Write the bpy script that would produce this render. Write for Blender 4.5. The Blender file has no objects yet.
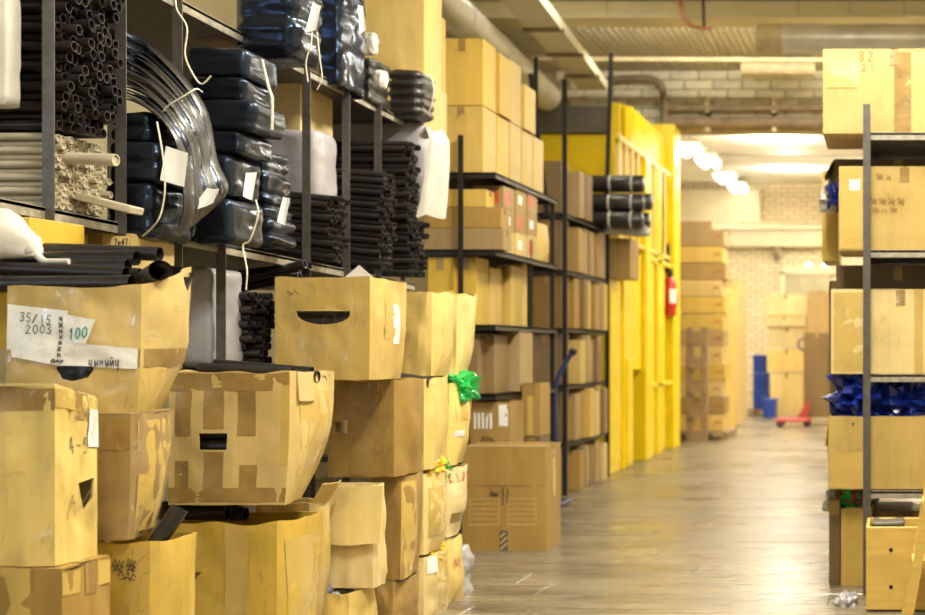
import bpy, bmesh, math, random
from mathutils import Vector, Matrix, noise, geometry
random.seed(7)
S = bpy.context.scene
COL = S.collection
# ------------------------------------------------------------------ camera
F, CX, CY, EYE = 1300.0, 895.0, 350.0, 1.4     # focal length in px, vanishing point of the aisle, eye height
cam = bpy.data.cameras.new('camera'); camo = bpy.data.objects.new('camera', cam); COL.objects.link(camo)
cam.sensor_fit = 'HORIZONTAL'; cam.sensor_width = 36.0; cam.lens = F/925*36
cam.shift_x = -(CX-462.5)/925; cam.shift_y = (CY-307.5)/925
camo.location = (0, 0, EYE); camo.rotation_euler = (math.pi/2, 0, 0)
cam.dof.use_dof = True; cam.dof.focus_distance = 5.1; cam.dof.aperture_fstop = 2.4
cam.clip_end = 200
S.camera = camo
# ------------------------------------------------------------------ world, light, exposure
wd = bpy.data.worlds.new('world'); S.world = wd; wd.use_nodes = True
wd.node_tree.nodes['Background'].inputs[0].default_value = (1, .92, .78, 1)
wd.node_tree.nodes['Background'].inputs[1].default_value = .3
S.view_settings.view_transform = 'Standard'; S.view_settings.look = 'None'
S.view_settings.gamma = 1; S.view_settings.use_curve_mapping = False
S.view_settings.exposure = 0.22
WARM = (1.0, .945, .79)
def area(loc, sx, sy, power, col=WARM, rot=(0, 0, 0)):  # used for the hall lamps and for added fill lights
    l = bpy.data.lights.new('lamp_or_fill_light', 'AREA'); l.shape = 'RECTANGLE'; l.size = sx; l.size_y = sy
    l.energy = power; l.color = col
    o = bpy.data.objects.new('lamp_or_fill_light', l); o.location = loc; o.rotation_euler = rot; COL.objects.link(o)
    return o
LAMPS = [(-.3, -1.0, 5.3, 95), (-.3, 3.0, 5.1, 225), (-.3, 7.0, 5.0, 300), (-.5, 10.8, 5.3, 85), (-3.4, 13.4, 5.6, 30), (1.3, 17.3, 5.0, 300)]  # last lamp added out of frame to brighten the brick wall
for (x, y, z, p) in LAMPS:
    area((x, y, z-.06), .5, 1.6, p); area((x, y, z+.14), .5, 1.6, p*(.3 if y < 15 else .6), WARM, (math.pi, 0, 0))
for (x, y, p) in [(-1.6, 20.2, 80), (-2.2, 23.5, 75), (-2.2, 27.5, 75), (.8, 24.5, 75), (.8, 28, 75)]:  # first one added, hidden by the lintel, to brighten the tall carton stack
    area((x, y, 4.93), .35, 1.5, p, (1, .955, .84))
    area((x, y, 5.07), .35, 1.5, p*3.6, (1, .96, .87), (math.pi, 0, 0))

# hidden strip light added behind the cross beam to brighten the brick wall
area((-1.4, 15.86, 5.40), 4.5, .06, 75, WARM, (math.radians(72), 0, 0))
area((-6.2, -.8, 3.1), 1.7, 3.2, 65, (.5, .72, 1.0), (0, math.radians(-90), 0))  # blue daylight of an unseen left-wall window, added for the film sheen
# ------------------------------------------------------------------ helpers
def W(x, y, Y): return Vector(((x-CX)/F*Y, Y, EYE+(CY-y)/F*Y))
def YX(x, X): return X*F/(x-CX)
def YF(y): return EYE*F/(y-CY)
def tag(o, label, cat, group=None, kind=None):
    o['label'] = label; o['category'] = cat
    if group: o['group'] = group
    if kind: o['kind'] = kind
    return o
def empty(name, loc, label=None, cat=None, group=None, rot=(0, 0, 0)):
    o = bpy.data.objects.new(name, None); o.empty_display_size = .05; COL.objects.link(o)
    o.location = loc; o.rotation_euler = rot
    if label: tag(o, label, cat, group)
    return o
def link(name, me, parent=None, loc=None, rot=None):
    o = bpy.data.objects.new(name, me); COL.objects.link(o)
    if parent: o.parent = parent
    if loc is not None: o.location = loc
    if rot is not None: o.rotation_euler = rot
    return o
class MB:
    def __init__(s): s.v = []; s.f = []
    def add(s, vs, fs):
        k = len(s.v); s.v += [tuple(v) for v in vs]; s.f += [tuple(i+k for i in f) for f in fs]; return s
    def box(s, a, b, M=None):
        (x0, y0, z0), (x1, y1, z1) = a, b
        vs = [Vector(p) for p in ((x0,y0,z0),(x1,y0,z0),(x1,y1,z0),(x0,y1,z0),(x0,y0,z1),(x1,y0,z1),(x1,y1,z1),(x0,y1,z1))]
        if M: vs = [M @ v for v in vs]
        return s.add(vs, [(3,2,1,0),(4,5,6,7),(0,1,5,4),(1,2,6,5),(2,3,7,6),(3,0,4,7)])
    def cbox(s, a, b, c=.006):
        """box with chamfered edges"""
        x = (a[0], b[0]); y = (a[1], b[1]); z = (a[2], b[2])
        bm = bmesh.new(); bmesh.ops.create_cube(bm, size=1)
        for v in bm.verts:
            v.co = Vector((x[v.co.x > 0], y[v.co.y > 0], z[v.co.z > 0]))
        bmesh.ops.bevel(bm, geom=bm.edges[:], offset=c, segments=1, affect='EDGES')
        bm.verts.index_update()
        s.add([v.co.copy() for v in bm.verts], [[v.index for v in f.verts] for f in bm.faces]); bm.free(); return s
    def grid(s, fn, nu, nv, closeu=False):
        k = len(s.v); nn = nu if closeu else nu+1
        for j in range(nv+1):
            for i in range(nn): s.v.append(tuple(fn(i/nu, j/nv)))
        for j in range(nv):
            for i in range(nu):
                a = k+j*nn+i; b = k+j*nn+(i+1) % nn
                s.f.append((a, b, b+nn, a+nn))
        return s
    def tube(s, pts, r, n=8, cap=True):
        pts = [Vector(p) for p in pts]; k = len(s.v); m = len(pts)
        rr = r if isinstance(r, (list, tuple)) else [r]*m
        ref = None
        for i, p in enumerate(pts):
            t = (pts[min(i+1, m-1)]-pts[max(i-1, 0)]).normalized()
            if ref is None:
                ref = Vector((0, 0, 1)) if abs(t.z) < .9 else Vector((1, 0, 0))
            a = (ref - t*ref.dot(t)).normalized(); b = t.cross(a); ref = a
            for q in range(n):
                an = 2*math.pi*q/n; s.v.append(tuple(p+(a*math.cos(an)+b*math.sin(an))*rr[i]))
        for i in range(m-1):
            for q in range(n):
                s.f.append((k+i*n+q, k+i*n+(q+1) % n, k+(i+1)*n+(q+1) % n, k+(i+1)*n+q))
        if cap:
            s.f.append(tuple(k+q for q in reversed(range(n)))); s.f.append(tuple(k+(m-1)*n+q for q in range(n)))
        return s
    def mesh(s, name, mat, smooth=None):
        me = bpy.data.meshes.new(name); me.from_pydata(s.v, [], s.f); me.materials.append(mat)
        if smooth is not None:
            me.polygons.foreach_set('use_smooth', [True]*len(me.polygons))
            try: me.set_sharp_from_angle(angle=math.radians(smooth))
            except Exception: pass
        me.update(); return me
    def build(s, name, mat, parent=None, smooth=None, loc=None, rot=None):
        return link(name, s.mesh(name, mat, smooth), parent, loc, rot)
def struct(name, mb, mat, smooth=None):
    o = mb.build(name, mat, None, smooth); o['kind'] = 'structure'; return o
def spline(pts, n=8):
    pts = [Vector(p) for p in pts]; out = []
    P = [pts[0]*2-pts[1]]+pts+[pts[-1]*2-pts[-2]]
    for i in range(1, len(P)-2):
        for k in range(n):
            t = k/n; a, b, c, d = P[i-1], P[i], P[i+1], P[i+2]
            out.append(.5*((2*b)+(c-a)*t+(2*a-5*b+4*c-d)*t*t+(3*b-a-3*c+d)*t**3))
    out.append(pts[-1]); return out

# ------------------------------------------------------------------ materials
def srgb(r, g, b):
    def l(c):
        c /= 255.; return c/12.92 if c <= .04045 else ((c+.055)/1.055)**2.4
    return (l(r), l(g), l(b), 1)
def base(name, col, rough=.5, metal=0, spec=.5):
    m = bpy.data.materials.new(name); m.use_nodes = True
    p = m.node_tree.nodes['Principled BSDF']
    p.inputs['Base Color'].default_value = col; p.inputs['Roughness'].default_value = rough
    p.inputs['Metallic'].default_value = metal; p.inputs['Specular IOR Level'].default_value = spec
    return m, m.node_tree.nodes, m.node_tree.links, p
def noisy(name, col, rough=.5, metal=0, spec=.5, scale=8., lo=.8, hi=1.15, stretch=(1, 1, 1), bump=0., bscale=None, rnd=.0, rvar=0., detail=4., coord='Object', hue=0.):
    m, N, L, p = base(name, col, rough, metal, spec)
    tc = N.new('ShaderNodeTexCoord'); mp = N.new('ShaderNodeMapping'); mp.inputs['Scale'].default_value = stretch
    nz = N.new('ShaderNodeTexNoise'); nz.inputs['Scale'].default_value = scale; nz.inputs['Detail'].default_value = detail
    L.new(tc.outputs[coord], mp.inputs[0]); L.new(mp.outputs[0], nz.inputs[0])
    rp = N.new('ShaderNodeMapRange'); rp.inputs['From Min'].default_value = .3; rp.inputs['From Max'].default_value = .7
    rp.inputs['To Min'].default_value = lo; rp.inputs['To Max'].default_value = hi
    L.new(nz.outputs['Fac'], rp.inputs[0])
    hs = N.new('ShaderNodeHueSaturation'); hs.inputs['Color'].default_value = col
    if rnd or hue:
        oi = N.new('ShaderNodeObjectInfo'); mr = N.new('ShaderNodeMapRange')
        mr.inputs['To Min'].default_value = 1-rnd; mr.inputs['To Max'].default_value = 1+rnd
        L.new(oi.outputs['Random'], mr.inputs[0]); mu = N.new('ShaderNodeMath'); mu.operation = 'MULTIPLY'
        L.new(mr.outputs[0], mu.inputs[0]); L.new(rp.outputs[0], mu.inputs[1]); L.new(mu.outputs[0], hs.inputs['Value'])
        if hue:
            wn = N.new('ShaderNodeTexWhiteNoise'); wn.noise_dimensions = '1D'; L.new(oi.outputs['Random'], wn.inputs['W'])
            h2 = N.new('ShaderNodeMapRange'); h2.inputs['To Min'].default_value = 1-hue; h2.inputs['To Max'].default_value = 1+hue*.6
            L.new(wn.outputs['Value'], h2.inputs[0]); L.new(h2.outputs[0], hs.inputs['Saturation'])
    else: L.new(rp.outputs[0], hs.inputs['Value'])
    L.new(hs.outputs[0], p.inputs['Base Color'])
    if rvar:
        r2 = N.new('ShaderNodeMapRange'); r2.inputs['From Min'].default_value = .3; r2.inputs['From Max'].default_value = .7
        r2.inputs['To Min'].default_value = rough-rvar; r2.inputs['To Max'].default_value = rough+rvar
        L.new(nz.outputs['Fac'], r2.inputs[0]); L.new(r2.outputs[0], p.inputs['Roughness'])
    if bump:
        bp = N.new('ShaderNodeBump'); bp.inputs['Strength'].default_value = bump; bp.inputs['Distance'].default_value = .02
        n2 = nz
        if bscale:
            n2 = N.new('ShaderNodeTexNoise'); n2.inputs['Scale'].default_value = bscale; n2.inputs['Detail'].default_value = 5
            L.new(mp.outputs[0], n2.inputs[0])
        L.new(n2.outputs['Fac'], bp.inputs['Height']); L.new(bp.outputs[0], p.inputs['Normal'])
    return m
def card(name, col, rnd=.08, hue=.18):
    m = noisy(name, col, rough=.5, spec=.45, scale=4, lo=.86, hi=1.08, rnd=rnd, hue=hue, bump=.3, bscale=11, stretch=(1, 1, .35), rvar=.12)
    N, L = m.node_tree.nodes, m.node_tree.links; hs = next(n for n in N if n.type == 'HUE_SAT'); p = N['Principled BSDF']
    tc = next(n for n in N if n.type == 'TEX_COORD'); mp = N.new('ShaderNodeMapping'); mp.inputs['Scale'].default_value = (34, 34, .9); L.new(tc.outputs['Object'], mp.inputs[0])
    n1 = N.new('ShaderNodeTexNoise'); n1.inputs['Scale'].default_value = 1; n1.inputs['Detail'].default_value = 3; L.new(mp.outputs[0], n1.inputs[0])
    m2 = N.new('ShaderNodeMapping'); m2.inputs['Scale'].default_value = (1, 1, 1); L.new(tc.outputs['Object'], m2.inputs[0])
    n2 = N.new('ShaderNodeTexNoise'); n2.inputs['Scale'].default_value = 3.2; n2.inputs['Detail'].default_value = 8; n2.inputs['Roughness'].default_value = .7; L.new(m2.outputs[0], n2.inputs[0])
    r1 = N.new('ShaderNodeMapRange'); r1.inputs['From Min'].default_value = .35; r1.inputs['From Max'].default_value = .65; r1.inputs['To Min'].default_value = .965; r1.inputs['To Max'].default_value = 1.025; L.new(n1.outputs['Fac'], r1.inputs[0])
    r2 = N.new('ShaderNodeMapRange'); r2.inputs['From Min'].default_value = .3; r2.inputs['From Max'].default_value = .42; r2.inputs['To Min'].default_value = .78; r2.inputs['To Max'].default_value = 1; L.new(n2.outputs['Fac'], r2.inputs[0])
    mu = N.new('ShaderNodeMath'); mu.operation = 'MULTIPLY'; L.new(r1.outputs[0], mu.inputs[0]); L.new(r2.outputs[0], mu.inputs[1])
    h2 = N.new('ShaderNodeHueSaturation'); L.new(hs.outputs[0], h2.inputs['Color']); L.new(mu.outputs[0], h2.inputs['Value']); L.new(h2.outputs[0], p.inputs['Base Color'])
    return m
M = {}
M['card'] = card('cardboard_tan', srgb(204, 174, 98))
M['card_light'] = card('cardboard_pale', srgb(226, 201, 132))
M['card_gold'] = card('cardboard_golden', srgb(206, 174, 84))
M['card_brown'] = card('cardboard_brown', srgb(164, 134, 80))
M['card_deep'] = card('cardboard_deep_brown', srgb(136, 110, 70))
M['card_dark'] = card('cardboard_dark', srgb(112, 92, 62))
M['card_inner'] = noisy('cardboard_inner', srgb(176, 140, 90), .7, scale=9)
M['tape_brown'] = noisy('packing_tape_brown', srgb(158, 128, 74), .24, scale=12, bump=.14, bscale=18)
M['tape_clear'] = noisy('packing_tape_clear', srgb(204, 174, 98), .18, scale=6, lo=.95, hi=1.05, bump=.18, bscale=12)
M['tape_red'] = noisy('printed_tape_red', srgb(190, 88, 62), .35, scale=16, lo=.8, hi=1.3)
M['paper'] = noisy('paper_white', srgb(238, 238, 240), .6, scale=7, lo=.93, hi=1.03, bump=.25, bscale=12)
M['ink'] = base('ink_dark', srgb(62, 58, 58), .6)[0]
M['ink_teal'] = base('ink_teal', srgb(40, 150, 140), .6)[0]
M['ink_brown'] = base('print_brown', srgb(150, 112, 66), .6)[0]
M['ink_pale'] = base('print_pale', srgb(214, 178, 118), .6)[0]
M['ink_red'] = base('print_red', srgb(186, 70, 56), .6)[0]
M['black_tube'] = noisy('black_plastic_tube', srgb(38, 34, 33), .38, scale=20, lo=.8, hi=1.25, rnd=.25, spec=.5)
M['black_film'] = noisy('black_glossy_film', srgb(24, 24, 30), .22, spec=.9, scale=5, lo=.7, hi=1.3, bump=.3, bscale=9, rvar=.06, rnd=.2)
M['black_film'].node_tree.nodes['Principled BSDF'].inputs['Specular Tint'].default_value = (.32, .52, 1, 1)  # blue daylight sheen painted into the highlight colour
M['black_matte'] = noisy('black_matte_film', srgb(40, 37, 36), .34, spec=.6, scale=8, lo=.8, hi=1.2, bump=.4, bscale=9, rnd=.2)
M['blue_sheen'] = noisy('black_film_blue_sheen', srgb(26, 27, 34), .3, spec=.9, scale=5, lo=.8, hi=1.2, bump=.2, bscale=8, rnd=.2)
M['blue_sheen'].node_tree.nodes['Principled BSDF'].inputs['Specular Tint'].default_value = (.4, .58, 1, 1)  # bluish sheen put in as a tint here too, film itself is black
M['grey_sheet'] = noisy('shiny_grey_sheet', srgb(112, 106, 100), .25, spec=.8, scale=5)
M['clear_tube'] = noisy('milky_plastic_tube', srgb(186, 176, 154), .35, scale=14, lo=.92, hi=1.05, rnd=.08)
M['steel'] = noisy('dark_rack_steel', srgb(98, 94, 90), .45, .4, scale=25, lo=.75, hi=1.2)
M['steel_light'] = noisy('worn_rack_steel', srgb(172, 166, 152), .42, .3, scale=30, lo=.7, hi=1.2)
M['steel_black'] = noisy('black_rack_steel', srgb(46, 43, 42), .45, .4, scale=25, lo=.8, hi=1.2)
M['fabric_white'] = noisy('white_woven_sack', srgb(206, 202, 194), .5, scale=9, lo=.88, hi=1.05, bump=.25, bscale=14)
M['fabric_grey'] = noisy('grey_film_wrap', srgb(172, 168, 174), .35, scale=4, lo=.8, hi=1.08, bump=.35, bscale=12)
M['twine'] = noisy('white_twine', srgb(224, 216, 198), .7, scale=60)
M['yellow'] = noisy('yellow_paint', srgb(244, 212, 10), .32, scale=4, lo=.92, hi=1.05, bump=.06, bscale=14)
M['lattice'] = noisy('pale_yellow_slat', srgb(236, 206, 92), .4, scale=6, lo=.95, hi=1.05)
M['red'] = noisy('red_paint', srgb(200, 52, 34), .3, scale=8, lo=.95, hi=1.05)
M['red_dull'] = noisy('dull_red_paint', srgb(170, 62, 56), .4, scale=8, lo=.9, hi=1.1)
M['blue'] = noisy('blue_plastic', srgb(26, 58, 150), .35, scale=8, lo=.9, hi=1.1)
M['blue_film'] = noisy('blue_plastic_film', srgb(22, 44, 140), .22, spec=.7, scale=5, lo=.8, hi=1.2, bump=.6, bscale=8)
M['blue_dark'] = noisy('navy_paint', srgb(48, 56, 110), .35, scale=8)
M['green_film'] = noisy('green_plastic_film', srgb(28, 170, 78), .25, spec=.7, scale=6, lo=.7, hi=1.3, bump=.7, bscale=9)
M['yellow_film'] = noisy('yellow_plastic_film', srgb(236, 190, 20), .25, spec=.7, scale=6, lo=.8, hi=1.2, bump=.7, bscale=9)
M['multi_film'] = noisy('mixed_plastic_film', srgb(120, 120, 110), .25, spec=.7, scale=6, lo=.5, hi=1.5, bump=.7, bscale=9)
M['wood'] = noisy('light_plywood', srgb(218, 184, 96), .5, scale=3, lo=.85, hi=1.1, stretch=(1, 1, 9), bump=.1)
M['wood_old'] = noisy('weathered_wood', srgb(150, 124, 92), .7, scale=4, lo=.7, hi=1.15, stretch=(1, 1, 6))
M['wall'] = noisy('cream_plaster', srgb(228, 218, 188), .75, scale=1.6, lo=.88, hi=1.06, bump=.15, bscale=20)
M['wall_white'] = noisy('whitewashed_plaster', srgb(238, 230, 208), .75, scale=1.2, lo=.92, hi=1.04)
M['ceil'] = noisy('grey_cream_metal_deck', srgb(206, 198, 172), .6, scale=2, lo=.9, hi=1.08)
M['brick'] = noisy('painted_brick', srgb(230, 222, 196), .75, scale=5, lo=.82, hi=1.06, bump=.3, bscale=25, rnd=.09)
M['mortar'] = noisy('grey_mortar', srgb(176, 160, 124), .85, scale=8)
M['duct'] = noisy('galvanised_duct', srgb(224, 222, 214), .32, .35, scale=4, lo=.85, hi=1.1)
M['pipe'] = noisy('painted_pipe', srgb(206, 190, 150), .5, scale=6)
M['pipe_dark'] = noisy('grimy_pipe', srgb(138, 120, 96), .6, scale=5, lo=.7, hi=1.2)
M['band'] = noisy('dark_grey_band', srgb(96, 90, 80), .6, scale=4)
M['cable'] = noisy('pink_cable', srgb(206, 150, 120), .5)
M['rubber'] = base('black_rubber', srgb(28, 26, 26), .6)[0]
M['lightbox'] = noisy('grey_shutter', srgb(168, 160, 128), .5, scale=3)
def emit(name, col, st):
    m, N, L, p = base(name, (.9, .9, .9, 1)); p.inputs['Emission Color'].default_value = col; p.inputs['Emission Strength'].default_value = st; return m
M['tube_lit'] = emit('lit_fluorescent', (1, .93, .78, 1), 9)
M['spot_lit'] = emit('lit_small_lamp', (1, .97, .9, 1), 5)
def film():
    m, N, L, p = base('clear_stretch_film', (1, 1, 1, 1), .12, spec=.8)
    tc = N.new('ShaderNodeTexCoord'); nz = N.new('ShaderNodeTexNoise'); nz.noise_type = 'RIDGED_MULTIFRACTAL'; nz.inputs['Scale'].default_value = 7; nz.inputs['Detail'].default_value = 3
    nz.inputs['Distortion'].default_value = .6
    L.new(tc.outputs['Object'], nz.inputs[0]); bp = N.new('ShaderNodeBump'); bp.inputs['Strength'].default_value = .9; bp.inputs['Distance'].default_value = .03
    L.new(nz.outputs['Fac'], bp.inputs['Height'])
    gl = N.new('ShaderNodeBsdfGlossy'); gl.inputs['Roughness'].default_value = .22; L.new(bp.outputs[0], gl.inputs['Normal'])
    tr = N.new('ShaderNodeBsdfTransparent'); mx = N.new('ShaderNodeMixShader'); mx.inputs[0].default_value = .15
    mp = N.new('ShaderNodeMapping'); mp.inputs['Scale'].default_value = (1, 1, .45); mp.inputs['Rotation'].default_value = (.3, .6, .2); L.new(tc.outputs['Object'], mp.inputs[0])
    n2 = N.new('ShaderNodeTexNoise'); n2.inputs['Scale'].default_value = 9; n2.inputs['Detail'].default_value = 2; n2.inputs['Distortion'].default_value = .8; L.new(mp.outputs[0], n2.inputs[0])
    sb = N.new('ShaderNodeMath'); sb.operation = 'SUBTRACT'; sb.inputs[1].default_value = .5; L.new(n2.outputs['Fac'], sb.inputs[0])
    ab = N.new('ShaderNodeMath'); ab.operation = 'ABSOLUTE'; L.new(sb.outputs[0], ab.inputs[0])
    rm = N.new('ShaderNodeMapRange'); rm.inputs['From Min'].default_value = 0; rm.inputs['From Max'].default_value = .013; rm.inputs['To Min'].default_value = .3; rm.inputs['To Max'].default_value = .03
    L.new(ab.outputs[0], rm.inputs[0]); L.new(rm.outputs[0], mx.inputs[0])
    L.new(tr.outputs[0], mx.inputs[1]); L.new(gl.outputs[0], mx.inputs[2]); L.new(mx.outputs[0], N['Material Output'].inputs[0]); return m
M['film'] = film()
def floor_mat():
    m, N, L, p = base('worn_floor_planks', (0, 0, 0, 1), .3)
    tc = N.new('ShaderNodeTexCoord'); geo = N.new('ShaderNodeNewGeometry')
    def nz(scale, st, det=6):
        mp = N.new('ShaderNodeMapping'); mp.inputs['Scale'].default_value = st; L.new(geo.outputs['Position'], mp.inputs[0])
        n = N.new('ShaderNodeTexNoise'); n.inputs['Scale'].default_value = scale; n.inputs['Detail'].default_value = det; L.new(mp.outputs[0], n.inputs[0]); return n
    a = nz(1.3, (.6, 3.2, 1)); b = nz(7, (.35, 3.5, 1)); c = nz(.7, (1, 1, 1), 3)
    r = N.new('ShaderNodeValToRGB'); e = r.color_ramp.elements
    e[0].position = .32; e[0].color = srgb(78, 70, 56); e[1].position = .68; e[1].color = srgb(150, 138, 116)
    mm = N.new('ShaderNodeMix'); mm.data_type = 'FLOAT'; mm.inputs[0].default_value = .45
    L.new(a.outputs['Fac'], mm.inputs[2]); L.new(b.outputs['Fac'], mm.inputs[3]); L.new(mm.outputs[0], r.inputs[0])
    oi = N.new('ShaderNodeObjectInfo'); mr = N.new('ShaderNodeMapRange'); mr.inputs['To Min'].default_value = .94; mr.inputs['To Max'].default_value = 1.05
    L.new(oi.outputs['Random'], mr.inputs[0]); hs = N.new('ShaderNodeHueSaturation'); L.new(r.outputs[0], hs.inputs['Color']); L.new(mr.outputs[0], hs.inputs['Value'])
    L.new(hs.outputs[0], p.inputs['Base Color'])
    rr = N.new('ShaderNodeMapRange'); rr.inputs['From Min'].default_value = .3; rr.inputs['From Max'].default_value = .7; rr.inputs['To Min'].default_value = .16; rr.inputs['To Max'].default_value = .42
    m2 = N.new('ShaderNodeMix'); m2.data_type = 'FLOAT'; m2.inputs[0].default_value = .5
    L.new(b.outputs['Fac'], m2.inputs[2]); L.new(c.outputs['Fac'], m2.inputs[3]); L.new(m2.outputs[0], rr.inputs[0]); L.new(rr.outputs[0], p.inputs['Roughness'])
    bp = N.new('ShaderNodeBump'); bp.inputs['Strength'].default_value = .22; bp.inputs['Distance'].default_value = .02; L.new(b.outputs['Fac'], bp.inputs['Height']); L.new(bp.outputs[0], p.inputs['Normal'])
    return m
M['floor'] = floor_mat()
def brickmat():
    m, N, L, p = base('far_painted_brick', (0, 0, 0, 1), .8)
    tc = N.new('ShaderNodeTexCoord'); mp = N.new('ShaderNodeMapping'); mp.inputs['Rotation'].default_value = (math.pi/2, 0, 0)
    geo = N.new('ShaderNodeNewGeometry'); L.new(geo.outputs['Position'], mp.inputs[0])
    b = N.new('ShaderNodeTexBrick'); b.inputs['Scale'].default_value = 1; b.inputs['Brick Width'].default_value = .3; b.inputs['Row Height'].default_value = .105; b.inputs['Mortar Size'].default_value = .012
    b.inputs['Color1'].default_value = srgb(236, 224, 192); b.inputs['Color2'].default_value = srgb(222, 206, 170); b.inputs['Mortar'].default_value = srgb(176, 158, 120)
    L.new(mp.outputs[0], b.inputs[0]); L.new(b.outputs['Color'], p.inputs['Base Color']); return m
M['brick_far'] = brickmat()
M['plank_gap'] = base('floor_gap_dirt', srgb(58, 48, 38), .8)[0]

# ------------------------------------------------------------------ the setting
struct('floor', MB().box((-6.5, -4, -.2), (4.5, 32, -.012)), M['plank_gap'])
fl = bpy.data.objects['floor']
r = random.Random(3); y = 1.0; planks = {}
while y < 31.6:
    wdt = .34 if y < 20 else .8
    x = -6.4-r.uniform(0, 2); gp = r.choice((.002, .002, .003, .003, .018))
    while x < 4.4:
        ln = r.choice((2.4, 3.0, 3.6))
        key = (ln, wdt, gp)
        if key not in planks:
            planks[key] = MB().cbox((0, 0, -.03), (ln-.002, wdt-gp, 0), .003).mesh('plank', M['floor'])
        a, b = x, x+ln
        if b > -6.4 and a < 4.4:
            o = link('plank', planks[key], fl, (x, y, r.uniform(-.002, .002)))
        x = b
    y += wdt
# walls
struct('wall_left', MB().box((-6.5, -4, 0), (-6.3, 19, 6.2)), M['wall'])
wf = MB()
for (ya, yb_, za, zb_) in ((-2.5, -2.42, 2.2, 4.0), (.82, .9, 2.2, 4.0), (-.84, -.76, 2.2, 4.0), (-2.5, .9, 2.2, 2.28), (-2.5, .9, 3.92, 4.0)): wf.box((-6.3, ya, za), (-6.24, yb_, zb_))
struct('added_window_1', wf, M['wall_white'])  # unseen frame added around the blue light
struct('wall_right', MB().box((4.3, -4, 0), (4.5, 32, 6.2)), M['wall'])
struct('wall_near', MB().box((-6.3, -4, 0), (4.3, -3.8, 6.2)), M['wall'])
# dividing wall with its wide opening
wm = MB().box((-6.3, 19.06, 0), (-3.9, 19.5, 6.0)).box((-3.9, 19.06, 4.62), (4.3, 19.5, 6.0)).box((2.4, 19.06, 0), (4.3, 19.5, 4.62))
wmid = struct('wall_middle', wm, M['mortar'])
bw, bh = .42, .14
bms = [MB().cbox((0, 0, 0), (bw-.016, .05, bh-.014), .006).mesh('brick', M['brick']), MB().cbox((0, 0, 0), (bw*.55, .05, bh-.014), .006).mesh('brick', M['brick'])]
z, row = 4.66, 0
while z < 5.42:
    x = -4.75-(bw/2 if row % 2 else 0)
    while x < 1.0:
        o = link('brick', bms[0], wmid, (x, 19.015+r.uniform(-.008, .008), z)); x += bw
    z += bh; row += 1
struct('wall_back', MB().box((-6.3, 31, 0), (4.3, 31.3, 6)), M['brick_far'])
struct('wall_far_left', MB().box((-6.5, 19.5, 0), (-6.3, 31, 6)), M['wall_white'])
struct('ceiling', MB().box((-6.3, -3.8, 6.0), (4.3, 15.3, 6.2)), M['wall'])
cm = MB(); x = -6.3
while x < 4.3:   # corrugated deck behind the beam
    cm.add([(x+a, yy, 5.5-b) for yy in (15.3, 19.1) for a, b in ((0, 0), (.035, 0), (.045, .022), (.085, .022), (.095, 0))],
           [(i, i+5, i+6, i+1) for i in range(4)]); x += .095
cm.box((-6.3, 15.3, 5.51), (4.3, 19.1, 5.6))
struct('ceiling_deck', cm, M['ceil'])
struct('ceiling_far', MB().box((-6.3, 19.5, 5.35), (4.3, 31, 5.5)), M['wall_white'])
cb = MB()
for yy in (22.5, 26.6): cb.box((-6.3, yy, 5.19), (4.3, yy+.25, 5.35))
struct('trim_1', cb, M['wall_white'])
# big cross beam with panel seams
bm_ = MB().box((-6.3, 15.3, 5.33), (4.3, 15.6, 6.0)).box((-6.3, 15.2, 5.29), (4.3, 15.7, 5.33))
struct('trim_2', bm_, M['wall'])
sm = MB()
for xx in (-3.4, -2.5, -1.15, -.55, .1, .7): sm.box((xx, 15.285, 5.34), (xx+.025, 15.3, 6))
struct('trim_3', sm, M['ceil'])
# back-hall band and ledges on the back wall
struct('trim_4', MB().box((-6.3, 30.7, 3.85), (4.3, 31, 4.25)), M['wall'])
struct('trim_5', MB().box((-6.3, 30.6, 4.25), (4.3, 31, 4.34)), M['wall_white'])
struct('trim_6', MB().box((-6.3, 30.75, 4.34), (-3.2, 31, 5.2)), M['wall'])
# shuttered opening in the back wall
d1 = MB().box((-2.62, 30.9, 0), (-1.5, 31, 3.27))
dd = struct('door_1', d1, M['lightbox'])
MB().box((-2.7, 30.86, 3.2), (-1.4, 31, 3.36)).box((-2.72, 30.86, 0), (-2.62, 31, 3.27)).build('door_frame', M['wall'], dd)
# lamp housings of the hall, and of the lamp added for the bricks
for i, (x, y, z, p) in enumerate(LAMPS):
    hb = MB().cbox((x-.3, y-.85, z), (x+.3, y+.85, z+.1), .02).box((x-.02, y-.6, z+.1), (x+.02, y-.56, 6.0 if y < 15 else 5.44)).box((x-.02, y+.56, z+.1), (x+.02, y+.6, 6.0 if y < 15 else 5.44))
    struct('trim_%d' % (7+i), hb, M['wall_white'])
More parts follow.
